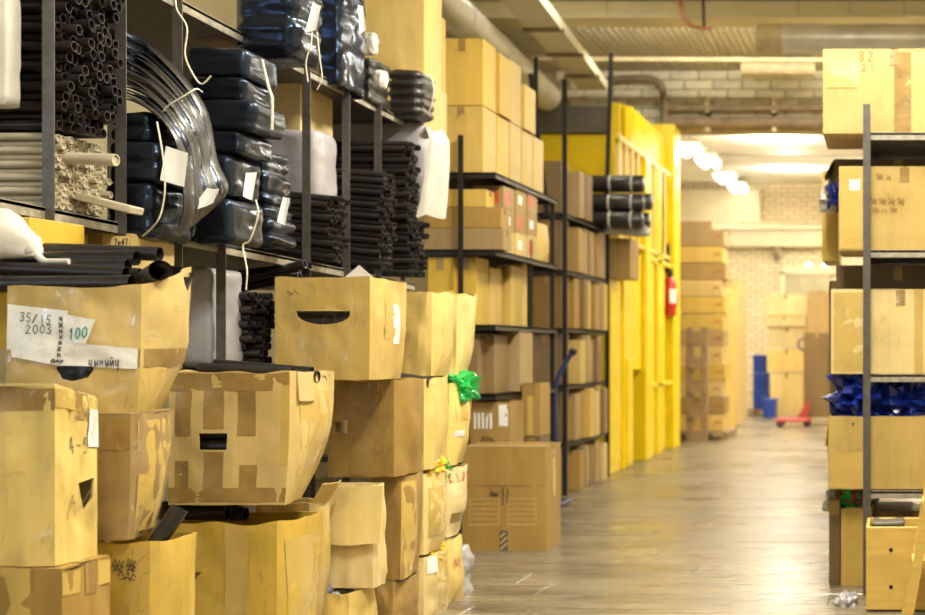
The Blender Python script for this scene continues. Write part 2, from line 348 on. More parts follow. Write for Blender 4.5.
# ------------------------------------------------------------------ cartons
GL = {  # stroke glyphs in a 0..1 box
 '0': [[(.5,1),(.15,.75),(.1,.3),(.45,0),(.85,.25),(.85,.75),(.5,1)]], '1': [[(.25,.75),(.55,1),(.5,0)]],
 '2': [[(.1,.8),(.45,1),(.8,.75),(.1,.05),(.9,.05)]], '3': [[(.1,.9),(.7,1),(.8,.75),(.4,.55),(.85,.35),(.6,.02),(.1,.08)]],
 '4': [[(.6,0),(.65,1),(.1,.35),(.9,.38)]], '5': [[(.85,1),(.25,1),(.2,.55),(.7,.55),(.8,.2),(.5,0),(.1,.08)]],
 '7': [[(.1,1),(.85,1),(.4,0)]], '8': [[(.5,.52),(.15,.78),(.5,1),(.82,.78),(.2,.25),(.5,0),(.85,.25),(.5,.52)]],
 '/': [[(.1,0),(.8,1)]], '-': [[(.1,.5),(.9,.5)]], 'y': [[(.15,.6),(.25,.1),(.7,.1),(.75,.6)],[(.75,.6),(.7,-.3),(.3,-.4)]],
 'n': [[(.15,0),(.2,.6)],[(.2,.35),(.7,.35)],[(.75,0),(.72,.6)]], 'i': [[(.15,.6),(.15,0),(.8,.6),(.8,0)],[(.3,.85),(.6,.85)]],
 'b': [[(.2,.6),(.2,0),(.5,0),(.55,.28),(.2,.3)],[(.85,.6),(.85,0)]], 'm': [[(.05,0),(.15,.6),(.45,.15),(.75,.6),(.9,0)]],
 'x': [[(.1,0),(.85,.6)],[(.1,.6),(.85,0)]], '~': [[(0,.5),(.2,.9),(.35,.2),(.55,.8),(.7,.1),(.85,.7),(1,.4)],[(.05,.2),(.5,.35),(.95,.15)]]}
class Carton:
    def __init__(c, x0, x1, yt, yb, Y, d, label, top='closed', mat='card', bf=0., br=0., rtop=0., rbot=0., ftop=0., rnd=0., wr=0., nu=3, nv=2,
                 holes=(), yaw=0., zb=None, zt=None, name='cardboard_box', group=None, seam='y', tape=True, seed=None, sag=0., flaps=(), cat='box', tapemat='tape_brown'):
        c.w = (x1-x0)/F*Y; p = W(x0, yb, Y); q = W(x0, yt, Y)
        zb = p.z if zb is None else zb; zt = q.z if zt is None else zt
        c.h = zt-zb; c.d = d; c.bf = bf; c.br = br; c.rtop = rtop; c.rbot = rbot; c.ftop = ftop; c.rnd = rnd; c.wr = wr; c.sag = sag
        c.px = (x0, x1, yt, yb); c.seed = seed if seed is not None else random.random()*100
        c.o = empty(name, (p.x+c.w/2, Y+d/2, zb), label, cat, group, (0, 0, yaw)); c.zb = zb; c.zt = zt
        c.mat = M[mat]; th = .006
        holes = list(holes)
        b = MB(); n = nu
        # outer shell, one panel per side; sides with a hole are triangulated around it
        for s in range(4):
            hs = [h for h in holes if h[0] == s]
            if hs:
                c.holed(b, s, [h[1] for h in hs], n, nv, th)
            else:
                b.grid(lambda u, t: c.pos(s, u, t), n, nv)
        if top == 'open':
            for s in range(4):
                if not any(h[0] == s for h in holes): b.grid(lambda u, t: c.pos(s, 1-u, t, th), n, nv)
                b.grid(lambda u, t: c.pos(s, u, 1, th*t), n, 1)
        zz = [c.pos(s, 0, 0) for s in range(4)]
        b.add([Vector((v.x, v.y, .001)) for v in zz], [(3, 2, 1, 0)])
        bm = bmesh.new(); me = b.mesh('body', c.mat); bm.from_mesh(me); bmesh.ops.remove_doubles(bm, verts=bm.verts, dist=.0004)
        bmesh.ops.recalc_face_normals(bm, faces=bm.faces) if top != 'open' else None
        bm.to_mesh(me); bm.free()
        me.polygons.foreach_set('use_smooth', [True]*len(me.polygons))
        me.set_sharp_from_angle(angle=math.radians(28)); me.update()
        c.body = link('body', me, c.o)
        if top == 'closed':
            c0, c1, c2, c3 = [c.pos(s, 0, 1) for s in range(4)]
            g = .003
            if seam == 'y': prs = [(c0, (c0+c1)/2, (c3+c2)/2, c3, Vector((-g, 0, 0))), ((c0+c1)/2, c1, c2, (c3+c2)/2, Vector((g, 0, 0)))]
            else: prs = [(c0, c1, (c1+c2)/2, (c0+c3)/2, Vector((0, -g, 0))), ((c0+c3)/2, (c1+c2)/2, c2, c3, Vector((0, g, 0)))]
            for k, (a, b_, c_, d_, off) in enumerate(prs):
                up = Vector((0, 0, .006)); q = [v.copy() for v in (a, b_, c_, d_)]
                ins = (q[0]+q[1]+q[2]+q[3])/4
                q = [v+(ins-v).normalized()*.003 for v in q]
                MB().add([v-up*.2 for v in q]+[v+up for v in q], [(4, 5, 6, 7), (0, 1, 5, 4), (1, 2, 6, 5), (2, 3, 7, 6), (3, 0, 4, 7)]).build('flap', c.mat, c.o)
            if tape:
                if seam == 'y':
                    m0, m1 = (c0+c1)/2, (c3+c2)/2; v = Vector((.027, 0, 0))
                    tm = MB().add([m0-v+Vector((0, 0, .0075)), m0+v+Vector((0, 0, .0075)), m1+v+Vector((0, 0, .0075)), m1-v+Vector((0, 0, .0075))], [(0, 1, 2, 3)])
                    du = .027/c.w; tm.grid(lambda u, t: c.pos(0, .5-du+2*du*u, 1-min(.3, .09/c.h)*(1-t)*1.0, -.002), 2, 2)
                else:
                    m0, m1 = (c0+c3)/2, (c1+c2)/2; v = Vector((0, .027, 0))
                    tm = MB().add([m0-v+Vector((0, 0, .0075)), m1-v+Vector((0, 0, .0075)), m1+v+Vector((0, 0, .0075)), m0+v+Vector((0, 0, .0075))], [(0, 1, 2, 3)])
                    du = .027/c.d; tm.grid(lambda u, t: c.pos(1, .5-du+2*du*u, 1-min(.3, .09/c.h)*(1-t), -.002), 2, 2)
                tm.build('packing_tape', M[tapemat], c.o)
        for fl_ in flaps: c.flap(*fl_)
    def pos(c, s, u, t, inset=0.):
        w, d = c.w/2, c.d/2
        x0, x1, y0, y1 = -w+inset, w-inset, -d+inset, d-inset
        x1b = x1+c.rtop*t*t+c.rbot*(1-t)**2.6; x1 += .2*c.rtop*t*t+.15*c.rbot*(1-t)**2.6
        if c.ftop: y0 -= c.ftop*t
        P = [(x0, y0), (x1, y0), (x1b, y1), (x0, y1)]
        a, b = P[s], P[(s+1) % 4]
        px = a[0]+(b[0]-a[0])*u; py = a[1]+(b[1]-a[1])*u
        nx, ny = ((0, -1), (1, 0), (0, 1), (-1, 0))[s]
        B = (c.bf, c.br, 0, 0)[s]; e = math.sin(math.pi*u)
        k = B*e*math.sin(math.pi*(.12+.76*t))
        if c.wr: k += c.wr*min(1, 3*e)*(noise.noise(Vector((u*3.1+s*7+c.seed, t*2.6, c.seed*.37)))+.6*(.4-abs(noise.noise(Vector((u*4+t*3+c.seed, t*4-u*2, s*3.1))))))
        if c.wr and s == 1: k += c.wr*.55*min(1, 3*e)*(noise.noise(Vector((u*7+c.seed, t*.7, 3.3)))+.3)
        px += nx*k; py += ny*k
        if c.rnd:
            cx, cy, hx, hy = (x0+x1)/2, (y0+y1)/2, (x1-x0)/2, (y1-y0)/2
            ux, uy = (px-cx)/hx, (py-cy)/hy; m = max(abs(ux), abs(uy), 1e-6); l = math.hypot(ux, uy) or 1
            kk = 1+(m/l*1.06-1)*c.rnd*(.25+.75*t); px = cx+ux*hx*kk; py = cy+uy*hy*kk
        z = c.h*t
        if c.sag and t > .5: z -= c.sag*(t-.5)*2*max(0, px/w)*max(0, (py/d+1)/2)
        if c.wr and t > .97 : z += c.wr*.8*noise.noise(Vector((px*9, py*9, c.seed)))
        return Vector((px, py, z))
    def nrm(c, s, u, t):
        e = .01; a = c.pos(s, min(u+e, 1), t)-c.pos(s, max(u-e, 0), t); b = c.pos(s, u, min(t+e, .96))-c.pos(s, u, max(min(t, .96)-e, 0))
        return a.cross(b).normalized()
    def sp(c, s, u, t, off): return c.pos(s, u, t)+c.nrm(s, u, t)*off
    def holed(c, b, s, loops, n, nv, th):
        n = max(n, 6); nv = max(nv, 6)
        pts, edges = [], []
        bd = [(i/n, 0) for i in range(n)]+[(1, j/nv) for j in range(nv)]+[(1-i/n, 1) for i in range(n)]+[(0, 1-j/nv) for j in range(nv)]
        k = len(bd); pts += bd; edges += [(i, (i+1) % k) for i in range(k)]
        def inside(p, lp):
            r_ = False
            for i in range(len(lp)):
                (xa, ya), (xb, yb) = lp[i], lp[(i+1) % len(lp)]
                if (ya > p[1]) != (yb > p[1]) and p[0] < (xb-xa)*(p[1]-ya)/(yb-ya)+xa: r_ = not r_
            return r_
        for lp in loops:
            k = len(pts); pts += lp; edges += [(k+i, k+(i+1) % len(lp)) for i in range(len(lp))]
        for i in range(1, n):
            for j in range(1, nv):
                p = (i/n, j/nv)
                if not any(inside(p, lp) for lp in loops): pts.append(p)
        res = geometry.delaunay_2d_cdt([Vector(p) for p in pts], edges, [], 0, 1e-6)
        V, T = res[0], res[2]
        fs = []
        for t in T:
            cx = sum(V[i].x for i in t)/len(t); cy = sum(V[i].y for i in t)/len(t)
            if not any(inside((cx, cy), lp) for lp in loops): fs.append(tuple(t))
        b.add([c.pos(s, v.x, v.y) for v in V], fs)
        for lp in loops:
            m = len(lp); o_ = [c.pos(s, *p) for p in lp]; i_ = [c.sp(s, p[0], p[1], -.008) for p in lp]
            b.add(o_+i_, [(i, (i+1) % m, m+(i+1) % m, m+i) for i in range(m)])
    def patch(c, name, s, u0, u1, t0, t1, mat, off=.0015, n=4, m=4, skew=0., th=0.):
        b = MB()
        b.grid(lambda u, t: c.sp(s, u0+(u1-u0)*u, t0+(t1-t0)*t+skew*u, off), n, m)
        return b.build(name, M[mat], c.o, 40)
    def strokes(c, name, s, lines, mat, wd=.004, off=.003):
        """lines: polylines in (u,t) of a side, drawn as thin ribbons on the surface"""
        b = MB(); su = c.w if s in (0, 2) else c.d
        for ln in lines:
            pts = []
            for a, e in zip(ln[:-1], ln[1:]):
                for k in range(3): pts.append((a[0]+(e[0]-a[0])*k/3, a[1]+(e[1]-a[1])*k/3))
            pts.append(ln[-1])
            for i in range(len(pts)-1):
                (ua, ta), (ub, tb) = pts[i], pts[i+1]
                dx, dy = (ub-ua)*su, (tb-ta)*c.h; l = math.hypot(dx, dy) or 1
                ox, oy = -dy/l*wd/2/su, dx/l*wd/2/c.h
                ex, ey = dx/l*wd*.3/su, dy/l*wd*.3/c.h
                q = [(ua-ex-ox, ta-ey-oy), (ub+ex-ox, tb+ey-oy), (ub+ex+ox, tb+ey+oy), (ua-ex+ox, ta-ey+oy)]
                b.add([c.sp(s, min(max(u, 0), 1), min(max(t, 0), 1), off) for u, t in q], [(0, 1, 2, 3)])
        return b.build(name, M[mat], c.o)
    def uv(c, x, y):   # pixel on the front face -> (u,t)
        x0, x1, yt, yb = c.px; return ((x-x0)/(x1-x0), (yb-y)/(yb-yt))
    def text(c, txt, x, y, cw, ch, mat='ink', wd=.004, off=.003, slope=0., s=0, name='handwriting'):
        ls = []
        for i, chh in enumerate(txt):
            for st in GL.get(chh, []):
                ls.append([c.uv(x+(i+px_*.8)*cw, y-py_*ch+slope*(i+px_)*cw) for px_, py_ in st])
        return c.strokes(name, s, ls, mat, wd, off)
    def flap(c, s, ln, ang, u0=.02, u1=.98, curl=0.):
        """a top flap hinged on side s; 0 = straight up, 90 = flat outward, 180 = hanging down outside"""
        nx, ny = ((0, -1), (1, 0), (0, 1), (-1, 0))[s]; b = MB()
        def fn(u, t, o=0):
            p = c.pos(s, u0+(u1-u0)*u, 1); a = math.radians(ang)+curl*t
            l = ln*t
            return p+Vector((nx*(math.sin(a)*l+.003), ny*(math.sin(a)*l+.003), math.cos(a)*l))+Vector((nx*math.cos(a), ny*math.cos(a), -math.sin(a)))*o
        b.grid(lambda u, t: fn(u, t, .003), 4, 4); b.grid(lambda u, t: fn(1-u, t, -.002), 4, 4)
        b.grid(lambda u, t: fn(u, 1, .003-.005*t), 4, 1)
        for e in (0, 1): b.grid(lambda u, t: fn(e, u, .003-.005*t), 4, 1)
        return b.build('flap', c.mat, c.o, 40)
    def wrap(c, amp=.01, name='stretch_film', t0=.02, t1=.98):
        b = MB()
        for s in (0, 1):
            b.grid(lambda u, t: c.sp(s, u, t0+(t1-t0)*t, .007+amp*abs(noise.noise(Vector((u*6+s*5, t*5, c.seed))))), 14, 12)
        return b.build(name, M['film'], c.o, 60)
def oval(u, t, ru, rt, n=14): return [(u+ru*math.cos(2*math.pi*i/n), t+rt*math.sin(2*math.pi*i/n)) for i in range(n)]
def smile(u0, u1, tt, dep, n=12):
    return [(u0, tt)]+[(u0+(u1-u0)*(.5-.5*math.cos(math.pi*i/n)), tt-dep*math.sin(math.pi*i/n)**.7) for i in range(1, n)]+[(u1, tt)]
def rect(u0, u1, t0, t1): return [(u0, t0), (u1, t0), (u1, t1), (u0, t1)]

# ------------------------------------------------------------------ tubes and film
_tm = {}
def tube_mesh(r, L, mat, n=10, wall=.16):
    k = (round(r, 4), round(L, 3), mat)
    if k not in _tm:
        b = MB()
        def ring(rr, x): return [(x, rr*math.cos(2*math.pi*i/n), rr*math.sin(2*math.pi*i/n)) for i in range(n)]
        ri = r*(1-wall); vs = ring(r, -L)+ring(r, 0)+ring(ri, 0)+ring(ri, -min(.25 if mat != 'clear_tube' else .006, L*.4)); fs = []
        for a in range(3):
            for i in range(n): fs.append((a*n+i, (a+1)*n+i, (a+1)*n+(i+1) % n, a*n+(i+1) % n))
        fs.append(tuple(range(n))); fs.append(tuple(3*n+i for i in range(n)))
        b.add(vs, fs); _tm[k] = b.mesh('tube', M[mat], 50)
    return _tm[k]
def bundle(label, rows, cols, r, L, Xend, Y0, Z0, mat='black_tube', tilt=0., jx=.05, group=None, yaw=0., seed=1, keep=1., cat='tube bundle', shear=0.):
    """tubes lying across the shelf, their ends toward the aisle (+X)"""
    rr = random.Random(seed); o = empty('tube_bundle', (Xend, Y0, Z0), label, cat, group)
    me = tube_mesh(r, L, mat)
    for i in range(rows):
        for j in range(cols):
            if i >= rows-1 and rr.random() > keep: continue
            y = j*2.02*r+(r if i % 2 else 0)+rr.uniform(-.1, .1)*r+shear*i; z = r+i*1.8*r+rr.uniform(-.08, .08)*r
            t = link('tube', me, o, (rr.uniform(-jx, jx), y, z))
            t.rotation_euler = (rr.uniform(0, 6), tilt*(1-i/rows*.5)+rr.uniform(-.012, .012), yaw+rr.uniform(-.012, .012))
    return o
def loose_tube(p0, p1, r, label, mat='black_tube', group=None, name='plastic_tube', wall=.18):
    p0, p1 = Vector(p0), Vector(p1); L = (p1-p0).length
    b = tube_mesh(r, L, mat, 14, wall)
    o = link(name, b); o.location = p1; o.rotation_mode = 'QUATERNION'; o.rotation_quaternion = (p1-p0).to_track_quat('X', 'Z')
    return tag(o, label, 'tube', group)
def blob(nx, ny, nz_, size, ex=.4, ey=.4, amp=.01, freq=(4, 4, 8), seed=0., fold=0., nfold=3, mat='black_film', name='fold', parent=None, nu=36, nv=20, loc=None, droop=0., crumple=False):
    """soft slab: rounded block with creases and pressed-in fold lines; X long, Y deep, Z high"""
    h = [s/2 for s in size]; r_ = min(h)*(.35+.6*max(0, min(ex, ey)-.3)) if not crumple else min(h)*.9
    bm = bmesh.new(); bmesh.ops.create_cube(bm, size=2)
    bmesh.ops.subdivide_edges(bm, edges=bm.edges[:], cuts=9 if crumple else 15, use_grid_fill=True)
    inn = [v-r_ for v in h]
    for v in bm.verts:
        p = Vector((v.co.x*h[0], v.co.y*h[1], v.co.z*h[2]))
        # concentrate samples near the rounded edges
        q = Vector([max(-inn[k], min(inn[k], p[k])) for k in range(3)])
        d_ = p-q
        d_ = d_.normalized() if d_.length > 1e-9 else Vector((0, 0, 1))
        P = q+d_*r_
        a = Vector((P.x*freq[0]+seed, P.y*freq[1]+seed*.7, P.z*freq[2]+seed*.3))
        n = noise.noise(a); rg = .5-abs(noise.noise(a*1.9+Vector((5, 1, 2)))); n3 = noise.noise(a*4.1)
        k = amp*(n*.9+rg*1.1+n3*.35)
        if crumple: k = amp*1.5*(rg*1.8+noise.noise(a*2.5)*1.4)
        for i in range(1, nfold):
            zi = -h[2]+2*h[2]*i/nfold+.25*h[2]/nfold*noise.noise(Vector((P.x*5+seed, P.y*3, i*3.3)))
            k -= min(fold, .5)*.35*math.exp(-((P.z-zi)/(.16*h[2]*2/nfold+.002))**2)*(1 if abs(d_.z) < .5 else 0)
        P += d_*k; P.z -= droop*max(0, P.x/h[0])**2*h[0]
        v.co = P
    me = bpy.data.meshes.new(name); bm.to_mesh(me); bm.free(); me.materials.append(M[mat])
    me.polygons.foreach_set('use_smooth', [not crumple]*len(me.polygons)); me.update()
    return link(name, me, parent, loc)
def sleeve(x0, x1, y0, y1, Y, dY, label, name='plastic_sleeve_roll', mat='black_film', amp=.012, ex=.35, ey=.45, fold=.05, nfold=3, group=None, seed=None, freq=(3, 3, 9), cat='plastic film', droop=0., tilt=0., rz=0.):
    a, b = W(x0, y1, Y), W(x1, y0, Y); w = (x1-CX)/F*(Y+dY*.75)-a.x; w = max(w, .05); h = b.z-a.z
    if mat.startswith('fabric'): nfold = 1
    if name in ('film_scrap', 'film_heap'):
        freq = (16, 16, 16) if name == 'film_scrap' else (9, 9, 12); amp = min(w, dY, h)*(.34 if name == 'film_scrap' else .2)
    o = empty(name, (a.x+w/2, Y+dY/2, a.z), label, cat, group, (0, tilt, rz))
    blob(0, 0, 0, (w, dY, h), ex, ey, amp, freq, seed if seed is not None else random.random()*50, fold, nfold, mat, 'film_fold', o, loc=(0, 0, h/2), droop=droop, crumple=name in ('film_scrap', 'film_heap'))
    return o
def lp(o, wp):  # world -> local of an unrotated thing
    return Vector(wp)-o.location
def twine(o, pts, r=.0035, name='twine'):
    return MB().tube(spline([lp(o, p) for p in pts], 6), r, 6).build(name, M['twine'], o, 60)
def sheet(o, quad, mat='paper', name='paper_tag', bend=.01, n=5, th=.0015):
    """paper hung between four world points (tl,tr,br,bl) with a slight bend"""
    q = [lp(o, p) for p in quad] if o else [Vector(p) for p in quad]
    nn = (q[1]-q[0]).cross(q[3]-q[0]).normalized()
    def fn(u, v, k=0): return (q[0]*(1-u)+q[1]*u)*(1-v)+(q[3]*(1-u)+q[2]*u)*v+nn*(bend*math.sin(math.pi*u)*math.sin(2.2*v+.4)+k)
    m = MB().grid(lambda u, v: fn(u, v), n, n).grid(lambda u, v: fn(1-u, v, th), n, n)
    return m.build(name, M[mat], o, 60)
def rack(name, label, posts, shelves, mat='steel', zt=3.2, pw=.045, gap=None, cat='shelf'):
    """posts: (x,y[,zbot,ztop]); shelves: (x0,x1,y0,y1,z0(,z1 at far end))"""
    o = empty(name, (posts[0][0], posts[0][1], 0), label, cat); L0 = o.location
    for p in posts:
        x, y = p[0]-L0.x, p[1]-L0.y; z0 = p[2] if len(p) > 2 else 0; z1 = p[3] if len(p) > 3 else zt
        lean = p[4] if len(p) > 4 else 0
        b = MB()
        k = pw; t = .005
        prof = [(0, 0), (k, 0), (k, t), (t, t), (t, k), (0, k)]
        b.add([(x+a, y+c_, z0) for a, c_ in prof]+[(x+a+lean, y+c_, z1) for a, c_ in prof],
              [(i, (i+1) % 6, 6+(i+1) % 6, 6+i) for i in range(6)]+[(5, 4, 3, 2, 1, 0), (6, 7, 8, 9, 10, 11)])
        b.build('post', M[mat], o)
    for sh in shelves:
        x0, x1, y0, y1, z0 = sh[:5]; z1 = sh[5] if len(sh) > 5 else z0
        def Q(x, y, z): return Vector((x-L0.x, y-L0.y, z+(z1-z0)*(y-y0)/max(y1-y0, 1e-6)))
        b = MB()
        def slab(xa, xb, ya, yb, za, zb_):
            vs = [Q(xa, ya, za), Q(xb, ya, za), Q(xb, yb, za), Q(xa, yb, za), Q(xa, ya, zb_), Q(xb, ya, zb_), Q(xb, yb, zb_), Q(xa, yb, zb_)]
            b.add(vs, [(3,2,1,0),(4,5,6,7),(0,1,5,4),(1,2,6,5),(2,3,7,6),(3,0,4,7)])
        slab(x0, x1, y0, y1, z0-.012, z0)
        s_ = b.build('shelf_board', M[mat if len(sh) < 7 else sh[6]], o)
        b = MB(); e = .04
        slab(x1-.004, x1, y0, y1, z0-e, z0+.003); slab(x0, x1, y0, y0+.004, z0-e, z0+.003)
        slab(x0, x0+.004, y0, y1, z0-e, z0+.003); slab(x0, x1, y1-.004, y1, z0-e, z0+.003)
        b.build('shelf_rail', M['steel_light' if mat == 'steel' else mat], s_)
    return o
# ------------------------------------------------------------------ left stack of worn cartons
N_ = dict(nu=16, nv=16, wr=.017)
def C(*a, **k): return Carton(*a, **k)
LG = 'worn cartons stacked in the left foreground'
cA = C(-75, 55, 385, 566, 3.79, .2, 'nearest carton at left with white sticker, penned digits and small triangular hole', mat='card_light', br=.008, sag=.05, seed=3, holes=[(1, [(.45, .44), (.78, .46), (.74, .34), (.62, .27), (.52, .36)])], seam='x', **N_)
cA.wrap(.005)
cA.patch('packing_tape', 0, .0, 1, .86, .985, 'tape_brown', m=2, n=8)
cA.patch('packing_tape', 1, .0, 1, .88, .985, 'tape_clear', m=2, n=6)
cA.patch('paper_label', 1, .72, .98, .66, .92, 'paper', off=.004)
cA.strokes('handwriting', 1, [[(.25+.13*i+.1*px_, .62+.1*py_) for px_, py_ in st] for i, ch in enumerate('4-51') for st in GL[ch]], 'ink', .003)
cA.strokes('handwriting', 1, [[(.2+.15*i+.12*px_, .82+.07*py_) for px_, py_ in st] for i, ch in enumerate('1712') for st in GL[ch]], 'ink_brown', .0025)
cA.strokes('handwriting', 1, [[(.25+.2*px_, .3+.1*py_) for px_, py_ in GL['n'][1]], [(.25, .25), (.3, .38), (.42, .26)]], 'ink_brown', .003)
cA2 = C(-75, 62, 569, 700, 3.77, .23, 'carton at bottom left corner carrying the nearest carton', mat='card_brown', zb=0, zt=cA.zb-.008, seam='x', br=.01, **N_)
cA2.patch('packing_tape', 0, .55, .78, 0, 1, 'tape_clear'); cA2.patch('packing_tape', 0, .78, .8, 0, 1, 'tape_brown'); cA2.patch('packing_tape', 1, .0, 1, .9, .99, 'tape_clear')
cC = C(15, 131, 415, 540, 4.15, .24, 'bulging brown carton beside the nearest one, below the carton with paper notes', top='closed', mat='card_brown', br=.02, rtop=.01, rbot=-.07, rnd=.12, **N_)
cC.wrap(.005)
cC.patch('packing_tape', 1, .1, .9, .05, .95, 'tape_clear'); cC.patch('packing_tape', 0, .0, 1, .72, .97, 'tape_brown', m=2, n=8)
cD = C(64, 150, 540, 700, 4.17, .25, 'open carton with pencil scribbles and one dark tube poking out, bottom left', top='open', mat='card', zb=0, zt=cC.zb-.01, rnd=.3, br=.03, rtop=.03, **N_)
cD.wrap(.005)
cD.text('~~', 112, 560, 13, 7, wd=.0025); cD.text('~~', 114, 557, 12, 7, wd=.002); cD.text('~', 118, 566, 22, 8, wd=.0025); cD.text('m', 124, 600, 16, 20, 'ink_brown', wd=.003)
cD.patch('packing_tape', 0, .72, .98, .4, .98, 'tape_clear')
cB = C(5, 142, 287, 416, 4.2, .29, 'open carton with white paper notes, full of long black tubes', top='open', mat='card_gold', bf=.006, br=.03, rtop=.01, rbot=-.12, rnd=.1, sag=-.085, holes=[(0, [(.385, .37), (.405, .4), (.56, .41), (.66, .4), (.67, .36), (.63, .3), (.52, .27), (.43, .29)])], **N_)
cB.wrap(.005)
ua = cB.uv
def note(c, pts, off, nm='paper_note', mat='paper'):
    (x0, y0), (x1, y1), (x2, y2), (x3, y3) = pts; b = MB()
    def fn(u, v):
        x = (x0*(1-u)+x1*u)*(1-v)+(x3*(1-u)+x2*u)*v; y = (y0*(1-u)+y1*u)*(1-v)+(y3*(1-u)+y2*u)*v
        u_, t_ = c.uv(x, y); return c.sp(0, min(u_, .995), t_, off+.002*noise.noise(Vector((x*.15, y*.15, 1))))
    b.grid(fn, 10, 8); return b.build(nm, M[mat], c.o, 50)
note(cB, [(6, 304), (70, 311), (68, 358), (6, 349)], .004)
note(cB, [(66, 314), (98, 320), (90, 344), (66, 342)], .0065)
note(cB, [(11, 350), (66, 344), (66, 366), (12, 357)], .0055)
note(cB, [(62, 341), (140, 349), (140, 369), (60, 365)], .005)
cB.text('35/15', 19, 321, 7, 9, off=.0085, wd=.003, slope=.12); cB.text('2003', 26, 334, 7.5, 9, off=.0085, wd=.003)
cB.text('100', 72, 340, 7, 11, 'ink_teal', off=.0105, wd=.0045, slope=-.1)
for i in range(7): cB.text('x' if i % 2 else 'n', 61.5+(.8-i*.25), 321+i*6, 5, 6, off=.009, wd=.004)
cB.text('ybnbiy', 92, 366, 5.6, 10, off=.0085, wd=.0035)
cB.text('~', 55, 363, 15, 4, off=.0085, wd=.0035)
cB.patch('packing_tape', 1, .05, .95, .38, .52, 'tape_brown', n=8); cB.patch('packing_tape', 1, .0, .8, .02, .36, 'tape_clear', n=8)
cB.patch('packing_tape', 0, .78, 1, .38, .52, 'tape_brown')
cE = C(168, 290, 372, 505, 5.24, .42, 'square carton with brown tape strips and a slot, dark tubes on top', top='open', mat='card', br=.03, rtop=.0, rbot=-.14, rnd=.04, holes=[(0, rect(.265, .49, .415, .54))], **N_)
for (u0, u1, t0, t1) in ((0, 1, .86, .99), (0, 1, .02, .13), (.06, .2, .52, .86), (.3, .46, .57, .86), (.57, .72, .52, .86), (.05, .17, .13, .33), (.3, .47, .13, .4), (.6, .74, .13, .3)):
    cE.patch('packing_tape', 0, u0, u1, t0, t1, 'tape_brown', n=6)
cE.patch('packing_tape', 0, .93, 1, .3, .9, 'tape_clear'); cE.patch('packing_tape', 1, .15, .8, .0, .85, 'tape_clear', n=6)
cE.flap(1, .12, 176, .1, .75)
cF = C(172, 277, 510, 660, 5.24, .36, 'open golden carton with a torn dark gap, under the slotted carton', top='open', mat='card_gold', zb=0, zt=cE.zb-.075, br=.03, rtop=.02, rnd=.1, holes=[(0, [(.02, .715), (.27, .72), (.2, .66), (.12, .635), (.02, .63)])], **N_)
cF.wrap(.005)
cF.patch('packing_tape', 0, .5, .72, .0, .99, 'tape_clear', n=6); cF.patch('packing_tape', 1, .1, .9, .3, .9, 'tape_clear')
cJ = C(255, 310, 503, 660, 5.72, .2, 'narrow bulging carton between the torn golden carton and the flapped one', top='open', mat='card', zb=0, br=.035, rtop=.0, rbot=-.12, rnd=.12, flaps=[(1, .1, 30)], **N_)
cJ.wrap(.005)
cJ.patch('packing_tape', 1, .1, .6, .3, .95, 'tape_clear')
cG = C(275, 370, 277, 380, 6.04, .45, 'clean upright carton with a smile-shaped black handhole', top='open', mat='card', br=.012, rbot=-.03, holes=[(0, smile(.22, .8, .67, .13))], **N_)
cG.wrap(.005)
cG.patch('packing_tape', 0, .43, .52, .7, .99, 'tape_clear'); cG.patch('packing_tape', 1, .3, .6, .4, .9, 'tape_clear'); cG.patch('paper_residue', 1, .55, .7, .35, .75, 'paper', off=.002)
cG.strokes('handwriting', 0, [[(.14, .86), (.2, .84), (.16, .82)], [(.2, .88), (.26, .83)]], 'ink_brown', .004)
sheet(cG.o, [W(345, 277, 6.07), W(359, 265, 6.07), W(373, 277, 6.07), W(359, 285, 6.07)], bend=0)
cH = C(328, 394, 381, 477, 6.33, .36, 'carton wrapped in wrinkled clear film below the smile-hole carton', top='open', mat='card_brown', br=.02, zt=cG.zb-.008, holes=[(0, [(.1, .57), (.46, .6), (.44, .5), (.28, .45), (.12, .47)])], **N_)
cH.patch('packing_tape', 0, .3, .98, .02, .98, 'tape_brown', n=6); cH.wrap(.012)
cI = C(324, 373, 476, 588, 6.0, .13, 'pale carton with a wide torn flap hanging over its front', top='open', mat='card_light', rtop=.0, br=.01, zt=cH.zb-.01, **N_)
cI.flap(0, .265, 172, .1, 1.2); cI.patch('packing_tape', 0, .0, 1, .64, .72, 'tape_clear', skew=.06, off=.012)
cK = C(298, 350, 592, 650, 5.92, .3, 'rounded open carton with grey film inside, lowest beside the torn carton', top='open', mat='card_light', zb=0, zt=cI.zb-.012, rnd=.45, br=.03, **N_)
sleeve(306, 342, 588, 612, 5.96, .2, 'crumpled grey film inside the rounded open carton', 'film_scrap', 'fabric_grey', .02)
cL = C(372, 401, 480, 580, 6.42, .3, 'brown carton squeezed between the flapped carton and the yellow film carton', mat='card_brown', br=.015, rbot=-.03, zt=cH.zb-.01, **N_)
cL.patch('packing_tape', 1, .0, .5, .0, .95, 'tape_clear')
cL2 = C(352, 393, 583, 634, 6.4, .34, 'low brown carton on the floor under the squeezed one', mat='card_brown', zb=0, zt=cL.zb-.01, br=.02, **N_)
cM = C(392, 432, 292, 376, 6.84, .35, 'tall carton with dented grooved side just behind the smile-hole carton', top='open', mat='card_light', br=.03, rbot=-.03, rnd=.1, **N_)
cM.wrap(.005)
cM.flap(2, .02, 0)
cO = C(385, 424, 379, 470, 6.72, .35, 'pale bulging carton right of the film-wrapped one', top='open', mat='card_light', br=.03, rtop=.0, rbot=-.01, zt=cM.zb-.01, **N_)
cO.wrap(.006)
cN = C(425, 457, 293, 378, 7.22, .3, 'farthest carton of the top row with a curled open flap', top='open', mat='card_light', br=.03, rtop=.02, rbot=-.05, rnd=.15, flaps=[(1, .07, -100)], **N_)
